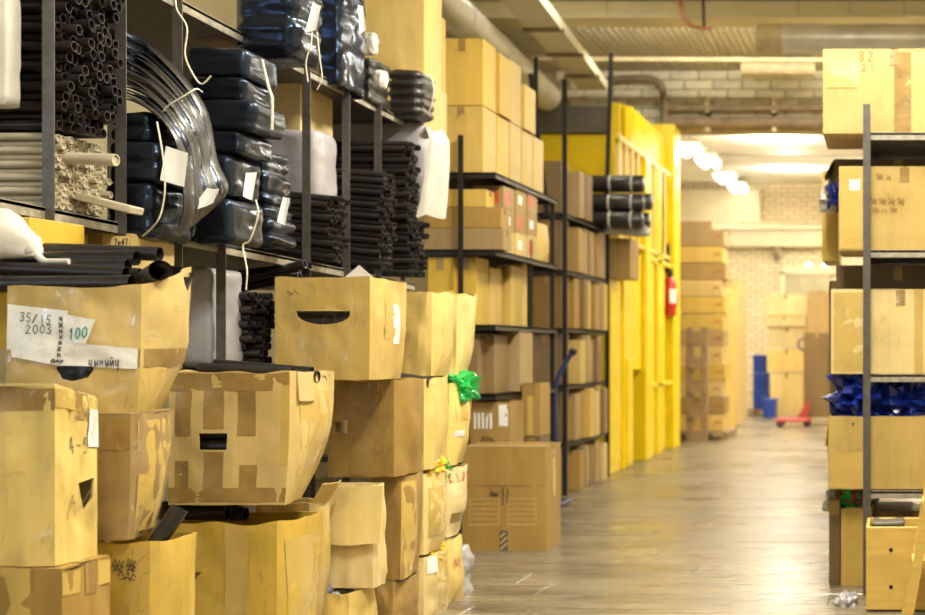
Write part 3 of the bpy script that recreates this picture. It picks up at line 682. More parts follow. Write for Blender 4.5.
cP = C(415, 449, 384, 466, 7.12, .34, 'pale carton with shiny green film showing at its top', top='open', mat='card_light', br=.04, rtop=.02, rbot=-.04, rnd=.2, zt=cN.zb-.03, **N_)
cP.patch('packing_tape', 1, .1, .8, .55, .72, 'tape_clear'); cP.patch('paper_label', 1, .1, .4, .35, .42, 'paper', off=.003)
gf = sleeve(444, 472, 380, 397, 7.2, .22, 'crumpled green plastic film sticking out of a pale carton', 'film_scrap', 'green_film', .03, ex=.8, ey=.8)
cQ = C(385, 424, 472, 555, 6.72, .34, 'carton with bright yellow film at its rim, second from the floor', top='open', mat='card_light', br=.035, rtop=.0, rbot=-.02, rnd=.15, zt=cO.zb-.012, **N_)
cQ.wrap(.005)
cQ.patch('packing_tape', 1, .1, .7, .2, .8, 'tape_clear')
sleeve(421, 440, 463, 482, 6.8, .2, 'crumpled yellow plastic film at a carton rim', 'film_scrap', 'yellow_film', .02, ex=.8, ey=.8)
cR = C(415, 447, 468, 538, 7.12, .3, 'carton with red printed tape around its top, at the far end', top='open', mat='card_light', br=.035, rtop=.015, rbot=-.03, rnd=.2, zt=cP.zb-.02, **N_)
cR.wrap(.005)
cR.patch('printed_tape', 1, .05, .95, .8, .93, 'tape_red'); cR.patch('packing_tape', 1, .1, .9, .2, .35, 'tape_brown')
sleeve(436, 449, 462, 476, 7.1, .12, 'small scrap of green film between two pale cartons', 'film_scrap', 'green_film', .02, ex=.8, ey=.8)
cS = C(386, 424, 557, 621, 6.72, .34, 'carton on the floor with a white sticker at its rim', top='open', mat='card_light', zb=0, zt=cQ.zb-.012, br=.03, rnd=.15, **N_)
cS.wrap(.005)
cS.patch('paper_label', 1, .05, .35, .72, .97, 'paper', off=.004); cS.patch('packing_tape', 1, .4, .9, .1, .95, 'tape_clear')
sleeve(424, 440, 546, 562, 6.85, .15, 'yellow film scrap in the floor carton with the sticker', 'film_scrap', 'yellow_film', .02, ex=.8, ey=.8)
cT = C(412, 444, 541, 606, 7.12, .3, 'last pale carton on the floor at the far end of the stack', top='open', mat='card_light', zb=0, zt=cR.zb-.012, br=.03, rnd=.2, **N_)
cT.wrap(.005)
cT.strokes('handwriting', 1, [[(.3+.2*px_, .5+.3*py_) for px_, py_ in GL['m'][0]]], 'ink_red', .004)
sleeve(452, 467, 548, 602, 7.45, .16, 'grey plastic bag slumped on the floor behind the left stack', 'plastic_bag', 'fabric_grey', .03, ex=.7, ey=.7, cat='bag')
# ---- black tubes in and on the cartons
TG = 'black tubes in the open carton'
for i, (xa, xb, yy, rr, dy) in enumerate([(-60, 132, 281, .027, .06), (-60, 126, 272, .025, .12), (-60, 128, 264, .024, .17), (-60, 140, 273, .024, .22), (-60, 137, 256, .026, .23), (-60, 160, 252, .025, .29), (-40, 150, 281, .026, .28)]):
    loose_tube(W(xa, yy+(-6 if i % 2 else 4), 4.2+dy), W(xb, yy+2, 4.2+dy), rr, 'long black tube lying in the carton with paper notes', group=TG, wall=.08)
def rolled(name, label, c, r0, turns, L, axis, mat='black_matte'):
    """rolled plastic sheet seen at its open end"""
    b = MB(); n = int(26*turns)
    def sp_(u, v, k=0):
        a = u*turns*2*math.pi; r_ = r0*(1-.28*u)+k; return Vector((L*(v-1), r_*math.cos(a), r_*math.sin(a)))
    b.grid(lambda u, v: sp_(u, v), n, 1); b.grid(lambda u, v: sp_(u, v, -.002), n, 1)
    o = b.build(name, M[mat], None, 60); o.location = c; o.rotation_mode = 'QUATERNION'; o.rotation_quaternion = Vector(axis).to_track_quat('X', 'Z')
    return tag(o, label, 'plastic sheet')
rolled('rolled_sheet', 'shiny rolled dark sheet end in the carton with paper notes', W(160, 271, 4.25), .038, 1.3, .3, (.62, -.75, .08), 'grey_sheet')
rolled('rolled_sheet', 'curled black sheet against the rounded rim of the noted carton', W(181, 272, 4.44), .05, 1.2, .3, (.5, -.2, 1.0))
loose_tube(W(145, 560, 4.25), W(180, 508, 4.3), .028, 'dark tube poking up from the scribbled open carton', wall=.08)
for i, (xa, xb, yy, rr, dy) in enumerate([(150, 228, 512, .03, .1), (160, 246, 513, .028, .2), (150, 236, 507, .026, .3)]):
    loose_tube(W(xa, yy, 5.24+dy), W(xb, yy+1, 5.24+dy), rr, 'short black tube resting on the torn golden carton', group='tubes on the golden carton', wall=.1)
for i, (xa, xb, ya, yb, rr, dy) in enumerate([(200, 292, 368, 373, .022, .1), (205, 318, 369, 377, .025, .2), (215, 324, 372, 381, .024, .28), (214, 330, 366, 378, .024, .36), (215, 312, 364, 372, .022, .27)]):
    loose_tube(W(xa, ya, 5.24+dy), W(xb, yb, 5.24+dy), rr, 'black tube lying in the square carton with tape strips', group='tubes in the taped carton', wall=.1)
loose_tube(W(398, 378, 6.76), W(430, 383, 6.78), .03, 'short dark tube at the rim of the pale bulging carton', wall=.1)
for i in range(4): loose_tube(W(281, 338-i*14, 6.09+.012*(i % 2)), W(366, 335-i*14, 6.09), .035, 'black tube packed behind the smile-shaped handhole', group='tubes in the smile carton', wall=.1)
for i in range(3): loose_tube(W(174, 462-i*15, 5.3), W(283, 461-i*15, 5.3), .033, 'black tube packed behind the slot of the taped carton', group='tubes behind the slot', wall=.1)
for i in range(3): loose_tube(W(14, 385-i*15, 4.27), W(134, 384-i*15, 4.27), .026, 'dark tube packed behind the handhole under the paper notes', group='tubes behind the handhole', wall=.1)
# white tied bag on the tubes
bo = empty('tied_bag', W(0, 262, 4.36), 'white plastic bag with a twisted neck lying on black tubes', 'bag')
bp = spline([Vector((-.3, .03, .09)), Vector((-.16, .02, .1)), Vector((-.04, .01, .09)), Vector((.05, 0, .065)), Vector((.11, -.01, .04)), Vector((.15, -.02, .02))], 5)
bt = MB().tube(bp, [.05+.055*math.sin(math.pi*min(1, .12+i_/30)) if i_ < 12 else max(.012, .1*(1-(i_-11)/14.5)) for i_ in range(len(bp))], 22)
bt.v = [tuple(Vector(v)*1.0+Vector((0, .012*noise.noise(Vector((v[0]*5, v[1]*26, v[2]*26))), .014*noise.noise(Vector((v[0]*4+3, v[1]*30, v[2]*30)))))) for v in bt.v]
bt.build('bag_body', M['fabric_white'], bo, 80)
MB().tube(spline([Vector((.09, 0, .06)), Vector((.13, -.02, .03)), Vector((.165, -.03, .002)), Vector((.2, -.03, 0)), Vector((.25, -.03, 0))], 5), [.045]*2+[.03]*4+[.012]*6+[.01]*9, 8).build('twisted_neck', M['fabric_white'], bo, 60)

# ------------------------------------------------------------------ left rack
XR = -3.0
def zl(Y): return 1.9-.025*(Y-4.58)
def zu(Y): return 2.885-.025*(Y-4.58)
posts = [(XR, YX(42, XR)), (XR, YX(115, XR)), (XR, YX(172, XR), 0, 3.4), (XR, YX(216, XR), 0, zl(5.7)), (XR, YX(302, XR), 0, zu(6.6)), (XR, YX(342, XR), 0, zu(7.0)), (XR, YX(374, XR), 0, zu(7.5)), 
         (-4.0, 4.56), (-4.0, 5.4), (-4.0, 6.6), (-4.0, 7.9), (-4.0, 9.3)]
rack('steel_rack', 'long dark steel shelving rack behind the left cartons, loaded with black tubes', posts,
     [(-4.0, XR+.01, 3.9, 8.1, zl(3.9), zl(8.1)), (-4.0, XR+.01, 3.9, 8.1, zu(3.9), zu(8.1)), (-4.0, -3.1, 8.11, 9.0, zu(8.1)), (-4.0, XR+.01, 3.9, 8.1, .95)], zt=3.6, pw=.042)
bundle('stacked black tube bundle on the left rack behind the front post', 14, 8, .0195, .9, -2.95, 4.63, 2.25, jx=.03, seed=4, keep=.8, group=None)
bundle('milky translucent tube bundle below the black tubes at far left', 11, 12, .0135, .9, -3.0, 4.63, zl(4.6)+.004, 'clear_tube', jx=.02, seed=5)
bundle('few black tubes lying between milky and black tubes', 2, 6, .018, .9, -2.98, 4.64, 2.185, jx=.05, seed=6)
loose_tube(W(60, 158, 4.72), W(116, 160, 4.7), .022, 'milky tube jutting out above the flat strip', 'clear_tube')
so = empty('plastic_strip', W(100, 205, 4.75), 'flat milky plastic strip sticking out past the second post', 'strip')
b = MB().cbox((-.35, 0, -.004), (.11, .09, .024), .004).build('strip_body', M['clear_tube'], so); b.rotation_euler = (0, .25, 0)
sleeve(-190, 18, -78, 105, 4.46, .09, 'white woven fabric roll hanging at the top left edge', 'fabric_roll', 'fabric_white', .004, ex=.5, ey=.3, cat='fabric')
cX = C(-30, 29, 193, 262, 4.4, .3, 'yellowish carton behind the white tied bag', mat='card_gold', zb=zl(4.4)-.5, zt=zl(4.4)-.06)
# flattened black sleeves
SG = None
s1 = sleeve(110, 176, 112, 140, 5.08, .26, 'shiny black folded film pack under the arched sleeves', fold=.03, nfold=2)
s2 = sleeve(108, 187, 142, 181, 5.06, .28, 'black folded film pack with a white paper tag', fold=.04, nfold=2, mat='blue_sheen')
s3 = sleeve(106, 183, 183, 237, 5.04, .3, 'fat glossy black film pack lowest beside the second post', fold=.02, nfold=1, ey=.35, amp=.016)
sheet(s2, [W(166, 146, 5.04), W(188, 153, 5.05), W(184, 187, 5.04), W(160, 180, 5.03)])
twine(s3, [W(157, 122, 5.03), W(162, 150, 5.0), W(165, 180, 4.99), W(163, 205, 5.0), W(157, 222, 5.0), W(143, 236, 5.04)])
s0 = sleeve(105, 145, 30, 62, 5.15, .2, 'glossy black film pack at the top beside the second post')
# arched sleeves hanging over the shelf edge
ao = empty('arched_sleeves', W(200, 225, 5.2), 'long flat black sleeves arching over and hanging past the shelf edge', 'plastic film')
rr = random.Random(9)
for k in range(11):
    q = k/10; Y = 5.1+.025*k
    pts = [W(96, 92-58*q, Y), W(130, 98-58*q, Y), W(158, 114-58*q+rr.uniform(-2, 2), Y), W(184-6*(1-q)+16*q, 138-34*q, Y), W(196+16*q-10*(1-q), 172-14*q, Y), W(205+18*q-16*(1-q), 205-18*q, Y-.02), W(184+24*q, 228-20*q, Y-.03)]
    pts = spline([lp(ao, p) for p in pts], 6); b = MB(); hw = .04; n = len(pts)
    for side in (1, -1):
        def fn(u, v):
            i = min(int(round(v*(n-1))), n-1); p = pts[i]; t = (pts[min(i+1, n-1)]-pts[max(i-1, 0)]).normalized()
            nn = t.cross(Vector((0, 1, 0))).normalized()
            uu = u if side > 0 else 1-u
            e = math.sin(math.pi*uu)**.5
            return p+Vector((0, 1, 0))*(uu-.5)*hw*2+nn*side*(.002+.007*e)+nn*.004*noise.noise(Vector((uu*2, v*3, k)))
        b.grid(fn, 8, n-1)
    b.build('sleeve', M['black_film' if k % 4 == 1 else 'black_matte'], ao, 60)
twine(ao, [W(158, 118, 5.12), W(168, 106, 5.1), W(184, 96, 5.1), W(196, 89, 5.14), W(202, 92, 5.3)])
twine(ao, [W(175, -5, 5.2), W(177, 10, 5.15), W(187, 28, 5.13), W(185, 55, 5.13), W(194, 76, 5.13), W(202, 84, 5.12), W(211, 76, 5.12)])
sheet(ao, [W(207, 188, 5.15), W(219, 189, 5.15), W(213, 203, 5.13), W(190, 211, 5.12)])
# stack of folded film packs
k_ = [(188, 270, 48, 76, 5.62, .3, 'matte black film pack topmost of the folded pack stack', 'blue_sheen'), (190, 268, 78, 99, 5.6, .3, 'thin glossy film pack second from top of the stack', 'black_film'),
      (188, 278, 101, 129, 5.58, .3, 'wide matte film pack with pinched end in the middle stack', 'blue_sheen'), (190, 265, 131, 152, 5.58, .3, 'blue-shining film pack below the pinched one', 'black_film'),
      (190, 254, 154, 196, 5.56, .28, 'tall glossy film pack with a pale tag', 'black_film'), (192, 256, 198, 242, 5.5, .3, 'large smooth film pack resting on the lower shelf', 'black_film')]
ks = [sleeve(*a[:6], a[6], mat=a[7], fold=.03, nfold=1, amp=.011, ex=.3, ey=.4, droop=.04) for a in k_]
sheet(ks[4], [W(246, 173, 5.52), W(257, 172, 5.55), W(252, 200, 5.53), W(243, 196, 5.5)])
twine(ks[5], [W(256, 200, 5.5), W(258, 215, 5.48), W(250, 240, 5.48), W(243, 246, 5.48), W(247, 270, 5.46), W(246, 290, 5.46)])
twine(ks[2], [W(262, 60, 5.6), W(268, 85, 5.57), W(272, 100, 5.55), W(272, 130, 5.55)], .006)
for a in [(243, 283, 150, 190, 6.05, .26, 'wrinkled film pack behind the middle stack', 'black_film'), (243, 286, 192, 217, 6.05, .26, 'thin glossy pack behind the tall stack above the lowest', 'black_film'), (240, 290, 219, 243, 6.05, .26, 'lowest film pack behind the tall stack with white tag', 'blue_sheen')]:
    o = sleeve(*a[:6], a[6], mat=a[7], fold=.06, nfold=2, amp=.02, droop=.05)
sheet(o, [W(283, 197, 6.02), W(290, 198, 6.03), W(285, 225, 6.0), W(277, 222, 5.99)])
# upper shelf rolls
u1 = sleeve(232, 318, -40, 54, 5.95, .32, 'creased glossy black film bale with tag on the upper shelf', fold=.07, nfold=5, amp=.018, freq=(2.5, 3, 14), ex=.45)
sheet(u1, [W(313, 2, 5.92), W(321, 6, 5.93), W(316, 30, 5.9), W(305, 32, 5.89)]); twine(u1, [W(312, 32, 5.9), W(311, 45, 5.88), W(306, 62, 5.88), W(308, 82, 5.88)], .003); twine(u1, [W(317, 32, 5.9), W(320, 60, 5.88), W(322, 78, 5.88), W(317, 90, 5.88)], .003)
u2 = sleeve(316, 360, -30, 86, 6.85, .35, 'tall creased black film bale right of the tagged bale', fold=.06, nfold=7, amp=.016, freq=(2.5, 3, 16), ex=.5)
sheet(u2, [W(358, 5, 6.8), W(363, 6, 6.82), W(366, 30, 6.8), W(360, 34, 6.79)])
u3 = sleeve(356, 386, 57, 100, 7.35, .3, 'small black film roll tied with white rag', fold=.06, nfold=4, amp=.012, mat='black_matte')
blob(0, 0, 0, (.07, .05, .12), .8, .8, .012, (14, 14, 14), 8, 0, 3, 'fabric_white', 'rag', u3, 16, 12, loc=lp(u3, W(370, 44, 7.3)))
blob(0, 0, 0, (.06, .05, .1), .8, .8, .012, (14, 14, 14), 2, 0, 3, 'fabric_white', 'rag', u3, 16, 12, loc=lp(u3, W(381, 80, 7.3)))
u4 = sleeve(384, 434, 69, 116, 7.75, .28, 'pleated black roll with tied end on the shelf edge', fold=.08, nfold=5, amp=.01, ex=.6, ey=.7, mat='black_matte', freq=(2, 3, 16))
twine(u4, [W(430, 74, 7.72), W(434, 88, 7.7), W(432, 104, 7.7), W(428, 114, 7.72)], .004)
sleeve(195, 252, 26, 40, 6.0, .3, 'grey cardboard scrap on the upper shelf', 'cardboard_scrap', 'wood_old', .006, ex=.3, ey=.3, cat='cardboard')
cY = C(118, 168, 0, 60, 6.6, .4, 'brown carton deep on the rack above the arched sleeves', mat='card_brown')
cY2 = C(205, 300, 50, 140, 6.9, .4, 'tan carton deep in the rack behind the folded packs', mat='card')
# pale wrapped bales and black tube bundles on the lower shelf
sleeve(225, 334, 128, 205, 6.82, .26, 'large pale grey film-wrapped bale behind the rack posts', 'wrapped_bale', 'fabric_grey', .009, ex=.4, ey=.5, cat='bale')
sleeve(325, 430, 122, 200, 7.93, .14, 'whitish wrapped bale behind the upper black tubes', 'wrapped_bale', 'fabric_grey', .009, ex=.4, ey=.4, cat='bale')
bundle('black tube bundle between the two thin posts, leaning down to the aisle', 10, 5, .0185, .9, -2.86, 6.6, zl(6.6)+.0, tilt=.16, jx=.022, seed=11)
bundle('tall black tube bundle in the centre of the lower shelf', 16, 5, .0185, .9, -2.83, 7.16, zl(7.1)+.01, tilt=.12, jx=.022, seed=12)
bundle('upper black tube bundle wrapped at its end in white cloth', 14, 5, .0185, .9, -2.86, 7.62, 2.16, tilt=.0, jx=.022, seed=13)
bundle('black tube bundle with raw ends showing at the lower right', 10, 6, .0185, .9, -2.84, 7.64, zl(7.6)+.01, tilt=.03, seed=14, jx=.03)
w_ = empty('white_cloth', W(437, 215, 7.9), 'white cloth wrap hanging over the tube ends', 'cloth')
b = MB()
pp = [(424, 136), (436, 128), (443, 140), (443, 165), (441, 195), (439, 216)]
def fnw(u, v):
    i = v*(len(pp)-1); a = int(min(i, len(pp)-2)); fr = i-a
    x = pp[a][0]+(pp[a+1][0]-pp[a][0])*fr; y_ = pp[a][1]+(pp[a+1][1]-pp[a][1])*fr
    P = W(x, y_, 7.75); ww = .06+.05*math.sin(3*v)
    return lp(w_, P+Vector((-.13*(1-u)*(.3+.7*v)+.012*math.sin(9*u), -.02+.3*(u)**1.5*.4, .01*math.sin(7*u+5*v))))
b.grid(fnw, 10, 18); b.grid(lambda u, v: fnw(1-u, v)+Vector((-.002, .003, 0)), 10, 18); b.build('cloth_fold', M['fabric_white'], w_, 60)
# under the lower shelf
sleeve(182, 236, 268, 366, 5.75, .3, 'grey wrapped bale standing under the lower shelf', 'wrapped_bale', 'fabric_grey', .007, ex=.35, ey=.3, cat='bale')
bundle('black tube bundle standing out under the lower shelf', 11, 6, .0185, .55, -2.99, 6.02, 1.3, seed=15, jx=.04)
for i, (xa, ya, xb, yb, Y) in enumerate([(225, 284, 305, 264, 6.35), (228, 278, 300, 268, 6.45), (240, 274, 310, 266, 6.55), (232, 290, 300, 276, 6.4)]):
    loose_tube(W(xa, ya, Y), W(xb, yb, Y), .022, 'black tube sticking out slantwise just below the lower shelf', group='slanted tubes')
for i, (xa, xb, yy, Y) in enumerate([(-20, 62, 234, 4.75), (-20, 70, 243, 4.8), (-20, 58, 226, 4.9), (-20, 74, 238, 4.95)]):
    loose_tube(W(xa, yy, Y), W(xb, yy, Y), .02, 'dark tube in the shadow under the milky tubes', group='tubes in the shadow')
cZ = C(60, 131, 235, 290, 5.0, .3, 'small pale carton with penned digits under the shelf', mat='card')
cZ.patch('paper_label', 0, .72, .99, .74, .98, 'card_light', off=.003); cZ.text('7n47', 115, 245, 3.6, 6, wd=.003, off=.005)
# ------------------------------------------------------------------ cartons on the rack tops, middle distance
C(362, 424, -30, 128, 8.2, .32, 'tall carton at the top edge behind the black rolls', mat='card', zb=zu(8.1)+.008, nu=4, nv=4, wr=.006)
q = C(386, 429, 9, 83, 8.62, .32, 'carton with glossy tape right of the tall top carton', mat='card', nu=4, nv=4, wr=.006)
q.patch('packing_tape', 1, .1, .35, .02, .98, 'tape_clear'); q.patch('packing_tape', 1, .6, .8, .02, .98, 'tape_clear')
C(386, 430, 84, 132, 8.62, .32, 'carton under the glossy-taped one, above the white cloth', mat='card', zb=zu(8.1)+.008, zt=q.zb-.01, nu=4, nv=4)
XM = -3.05
S1 = [2.71, 2.14, 1.585, 1.07, .61]
rack('steel_rack', 'dark rack of flat and upright cartons behind the brown floor carton', [(-3.212, 9.55, 0, 2.98), (-3.0, 10.6, 0, 2.3), (-3.0, 11.3), (-4.3, 9.55), (-4.3, 11.3)],
     [(-4.3, -2.95, 9.6, 11.35, z) for z in S1], mat='steel_black', zt=2.7, pw=.04)
up = ['nearest', 'second', 'third', 'fourth', 'fifth']
for i in range(5):
    Yb = 9.62+.335*i
    x1 = CX+XM/Yb*F
    C(x1-44, x1, 105, 170, Yb, .315, '%s carton of the lower layer in the top row over the dark rack' % up[i], zb=S1[0]+.005, zt=3.2, mat='card', nu=3, nv=3, wr=.004)
    if i < 4:
        C(x1-42, x1+(3 if i % 2 else 0), 38, 105, Yb, .315, '%s carton of the upper layer in the top row over the dark rack' % up[i], zb=3.212, zt=3.7-.03*(i % 2)-.1*(i == 3), mat='card_gold' if i == 0 else 'card', nu=3, nv=3, wr=.004)
z = S1[1]+.005
q = C(425, 503, 229, 248, 9.62, .2, 'long flat carton lowest on the second rack shelf', zb=z, mat='card_brown', seam='x')
q2 = C(425, 501, 208, 229, 9.62, .2, 'long flat carton above the lowest one', zb=q.zt+.01, mat='card_brown', seam='x')
C(425, 486, 190, 208, 9.62, .2, 'short flat carton on top of two long ones', zb=q2.zt+.01, mat='card', seam='x')
nn = 0
for j, Yb in enumerate((9.86, 10.18, 10.5)):
    zz = z
    for i in range(3):
        xr = CX+(-2.97)/Yb*F
        q = C(xr-30, xr, 0, 20, Yb, .29, 'small %s carton, %s column from the flat cartons, printed red at its end' % (('lowest', 'middle', 'topmost')[i], ('first', 'second', 'third')[j]), zb=zz, zt=zz+.16+.01*j, mat='card_brown' if i else 'card', name='small_carton')
        zz = q.zt+.008
        if (i+j) % 2 == 0: q.patch('printed_label', 1, .15, .6, .2, .8, 'tape_red'); q.patch('printed_label', 0, .62, .85, .2, .8, 'tape_red')
        else: q.patch('paper_label', 1, .2, .6, .3, .7, 'paper')
for i, (x0, x1, yt, Y, m) in enumerate([(428, 452, 258, 9.63, 'card_gold'), (454, 476, 258, 9.7, 'card_gold'), (477, 490, 268, 10.0, 'card'), (497, 511, 266, 10.35, 'card'), (512, 522, 264, 10.75, 'card')]):
    C(x0, x1, yt, 322, Y, .3, ['leftmost golden', 'second golden', 'narrow third', 'fourth', 'rightmost'][i]+' upright carton on the third shelf of the dark rack', zb=S1[2]+.005, mat=m)
for i, (x0, x1, yt, Y) in enumerate([(455, 478, 340, 9.63), (480, 494, 336, 9.8), (497, 520, 333, 10.2)]):
    C(x0, x1, yt, 393, Y, .35, ['left', 'middle', 'right'][i]+' upright carton on the fourth shelf above the floor carton', zb=S1[3]+.005, mat='card_brown' if i == 2 else 'card_deep')
q = C(470, 510, 402, 440, 9.65, .35, 'torn-topped carton with a dark gap behind the floor carton', zb=.616, mat='card_brown', top='open', nu=6, nv=6, wr=.01, holes=[(0, [(.12, .05), (.3, .35), (.55, .35), (.78, .08)])])
q.patch('paper_label', 0, .72, .95, .55, .95, 'paper')
for s_ in range(5): q.patch('tape_strip', 0, .1+.1*s_, .15+.1*s_, .5, .8, 'paper')
q = C(522, 540, 384, 436, 10.2, .3, 'brown taped carton leaning between the rack and the navy handle', mat='card_brown', nu=4, nv=4, br=.02)
q.patch('packing_tape', 0, .3, .6, .02, .98, 'tape_clear')
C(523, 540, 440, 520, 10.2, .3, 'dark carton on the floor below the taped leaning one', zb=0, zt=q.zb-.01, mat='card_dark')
C(512, 535, 222, 270, 10.84, .42, 'bulging carton protruding between the two racks', mat='card', br=.05, rnd=.2, nu=6, nv=6, zb=S1[1]+.006)
# carton on the floor
fc = C(462, 546, 447, 551, 9.05, .4, 'big brown carton standing alone on the floor with printed panel', zb=0, mat='card_brown', nu=8, nv=8, wr=.008, seam='x')
def rl(x0, y0, x1, y1): return [fc.uv(*p) for p in ((x0, y0), (x1, y0), (x1, y1), (x0, y1), (x0, y0))]
for xa, xb in ((470, 499), (508, 536)): fc.strokes('printed_panel', 0, [rl(xa, 499, xb, 525)]+[[fc.uv(xa, 499+k*5), fc.uv(xb, 499+k*5)] for k in range(1, 6)], 'ink_pale', .004)
fc.strokes('flap_crease', 0, [[fc.uv(463, 485), fc.uv(545, 486)]], 'ink_brown', .008)
fc.text('~', 490, 497, 10, 6, wd=.008); fc.strokes('printed_mark', 0, [[fc.uv(503, 488), fc.uv(503, 505)], [fc.uv(508, 489), fc.uv(507, 503)]], 'ink', .008)
fc.patch('printed_tape', 0, .45, .55, .0, .2, 'band'); fc.strokes('printed_mark', 0, [[fc.uv(501, 549), fc.uv(507, 543)], [fc.uv(501, 543), fc.uv(507, 537)], [fc.uv(501, 537), fc.uv(505, 533)]], 'ink_pale', .01)
fc.patch('packing_tape', 1, .4, .6, .5, .99, 'tape_clear')
# navy hand truck behind it
ho = empty('hand_truck', (-3.1, 10.9, 0), 'navy hand truck handle rising beside the upright cartons', 'hand truck')
MB().tube(spline([lp(ho, W(573, 352, 11.9)), lp(ho, W(566, 362, 11.9)), lp(ho, W(558, 378, 11.9)), lp(ho, W(555, 400, 11.9)), lp(ho, W(556, 445, 11.9)), lp(ho, W(557, 500, 11.9))], 6), .022, 8).build('handle', M['blue_dark'], ho, 60)
MB().tube([lp(ho, W(570, 350, 11.9)), lp(ho, W(576, 353, 11.9))], .028, 8).build('grip', M['rubber'], ho, 60)
MB().cbox(lp(ho, (-3.35, 11.5, .02)), lp(ho, (-2.95, 11.9, .04)), .004).build('toe_plate', M['blue_dark'], ho)
MB().tube([lp(ho, (-3.12, 11.9, .03)), lp(ho, (-3.12, 11.9, .09))], .05, 10).build('wheel_hub', M['rubber'], ho)

# ------------------------------------------------------------------ second rack with slim upright cartons
S2 = [2.717, 2.17, 1.61, 1.06, .5]
rack('steel_rack', 'tall black rack of slim cartons standing before the yellow enclosure', [(-3.19, 12.45, 0, 4.0), (-3.36, 12.46, 2.7, 4.05, -.16), (-3.95, 14.2, 2.7, 4.6), (-3.22, 14.35, 2.7, 4.68, .06), (-3.19, 14.3, 0, 2.7), (-4.4, 12.45), (-4.4, 14.3)],
     [(-4.4, -3.17, 12.5, 14.4, z) for z in S2], mat='steel_black', zt=3.0, pw=.05)
lev = ['top', 'second', 'third', 'fourth', 'fifth', 'floor']
tops = [3.22, 2.66, 2.12, 1.56, 1.02, .45]
bot = S2+[0]
for k in range(6):
    zb, zt = bot[k]+.005, tops[k]
    C(533-4*(k > 2), 561, 0, 50, 12.55, .3, 'wide brown carton at the near end of the slim-carton rack, %s level' % lev[k], zb=zb, zt=zt, mat='card_deep', nu=3, nv=3, wr=.006)
    Yb = 12.92; j = 0; rr = random.Random(20+k); nmax = 6 if k else 2
    while Yb < 14.2 and j < nmax:
        d = rr.uniform(.17, .24); zz = zt-rr.uniform(0, .07); xo = rr.uniform(-.02, .05)
        if k == 0 and j == 1: d = .3; zz = zt-.04
        x1 = CX+(-3.17+xo)/Yb*F
        C(x1-45, x1, 0, 50, Yb, d-.012, 'slim upright carton %s from the near end on the %s level of the black rack' % (['first', 'second', 'third', 'fourth', 'fifth', 'sixth'][j], lev[k]), zb=zb, zt=zz, mat=rr.choice(('card', 'card_brown', 'card_deep', 'card_brown')), name='slim_carton', br=.015, nu=4, nv=4, seam='y')
        Yb += d; j += 1
q = C(605, 630, 232, 278, 14.5, .5, 'dark carton with pale side bulging under the black rolls', mat='card_brown', br=.03, zt=2.64, zb=2.2)
# black rolls on top
for i, (xa, xb, yy, Y) in enumerate([(582, 643, 220, 14.1), (586, 650, 221, 14.35), (580, 644, 203, 14.15), (584, 652, 202, 14.4), (582, 644, 184, 14.2)]):
    p0, p1 = W(xa, yy, Y), W(xb, yy, Y)
    o = empty('black_roll', p0, ['front lower', 'rear lower', 'front middle', 'rear middle', 'single topmost'][i]+' black roll piled by the yellow lattice', 'roll')
    b = MB().tube([Vector((0, 0, 0)), Vector((.01, 0, 0)), Vector((p1.x-p0.x-.02, 0, 0)), Vector((p1.x-p0.x, 0, 0))], [.08, .095, .095, .08], 14); b.build('roll_body', M['black_matte'], o, 60)
    L = p1.x-p0.x
    for xx in (L*.45, L*.8): MB().tube([Vector((xx, 0, 0)), Vector((xx+.02, 0, 0))], .1, 14).build('strap', M['fabric_white'], o)
o = empty('clear_bag', W(620, 232, 14.3), 'clear plastic hanging under the black rolls', 'plastic film')
blob(0, 0, 0, (.62, .2, .09), .6, .7, .03, (5, 5, 8), 3, 0, 3, 'fabric_grey', 'film_fold', o, loc=(.0, 0, .02))

# ------------------------------------------------------------------ yellow enclosure
yo = empty('yellow_enclosure', (-3.2, 14.6, 0), 'bright yellow steel enclosure with columns, ribbed wall and slatted rail', 'enclosure')
def yb(a, b, name='column', mat='yellow', par=None):
    return MB().cbox(lp(yo, a), lp(yo, b), .012).build(name, M[mat], par or yo)
yb((-3.62, 14.55, 0), (-3.2, 15.15, 2.2), 'cabinet_panel'); yb((-3.24, 14.58, .1), (-3.185, 15.1, 2.15), 'cabinet_door')
yb((-3.5, 15.2, 0), (-3.17, 15.75, 2.3)); yb((-3.2, 15.3, .05), (-3.14, 15.6, 1.3), 'door_leaf')
yb((-3.45, 15.9, 1.15), (-3.2, 16.4, 2.6), 'cabinet_panel')
yb((-3.5, 16.42, 0), (-3.14, 16.75, 3.85)); yb((-3.46, 16.8, 0), (-3.2, 17.3, 3.8), 'door_leaf')
yb((-3.5, 17.35, 0), (-3.16, 17.65, 3.85)); yb((-3.46, 17.7, 0), (-3.22, 18.2, 3.8), 'door_leaf'); yb((-3.5, 18.5, 0), (-3.14, 19.0, 4.62))
for zz in (.9, 2.55): yb((-3.2, 16.75, zz), (-3.16, 18.5, zz+.07), 'rail')
# ribbed upper wall
rb = MB(); y = 16.0
while y < 18.5:
    rb.add([lp(yo, (xx, yy, zz)) for zz in (3.0, 4.42) for xx, yy in ((-3.32, y), (-3.32, y+.1), (-3.26, y+.13), (-3.26, y+.22), (-3.32, y+.25))],
           [(i, i+1, i+6, i+5) for i in range(4)]); y += .25
rb.box(lp(yo, (-3.42, 16, 3.0)), lp(yo, (-3.33, 18.5, 4.42))); rb.build('ribbed_wall', M['yellow'], yo)
yb((-5.6, 16.0, 2.2), (-3.4, 16.12, 4.06), 'front_panel'); yb((-5.6, 15.94, 4.06), (-3.36, 16.14, 4.4), 'top_band', 'band')
yb((-3.52, 15.9, 2.3), (-3.36, 16.05, 4.42))
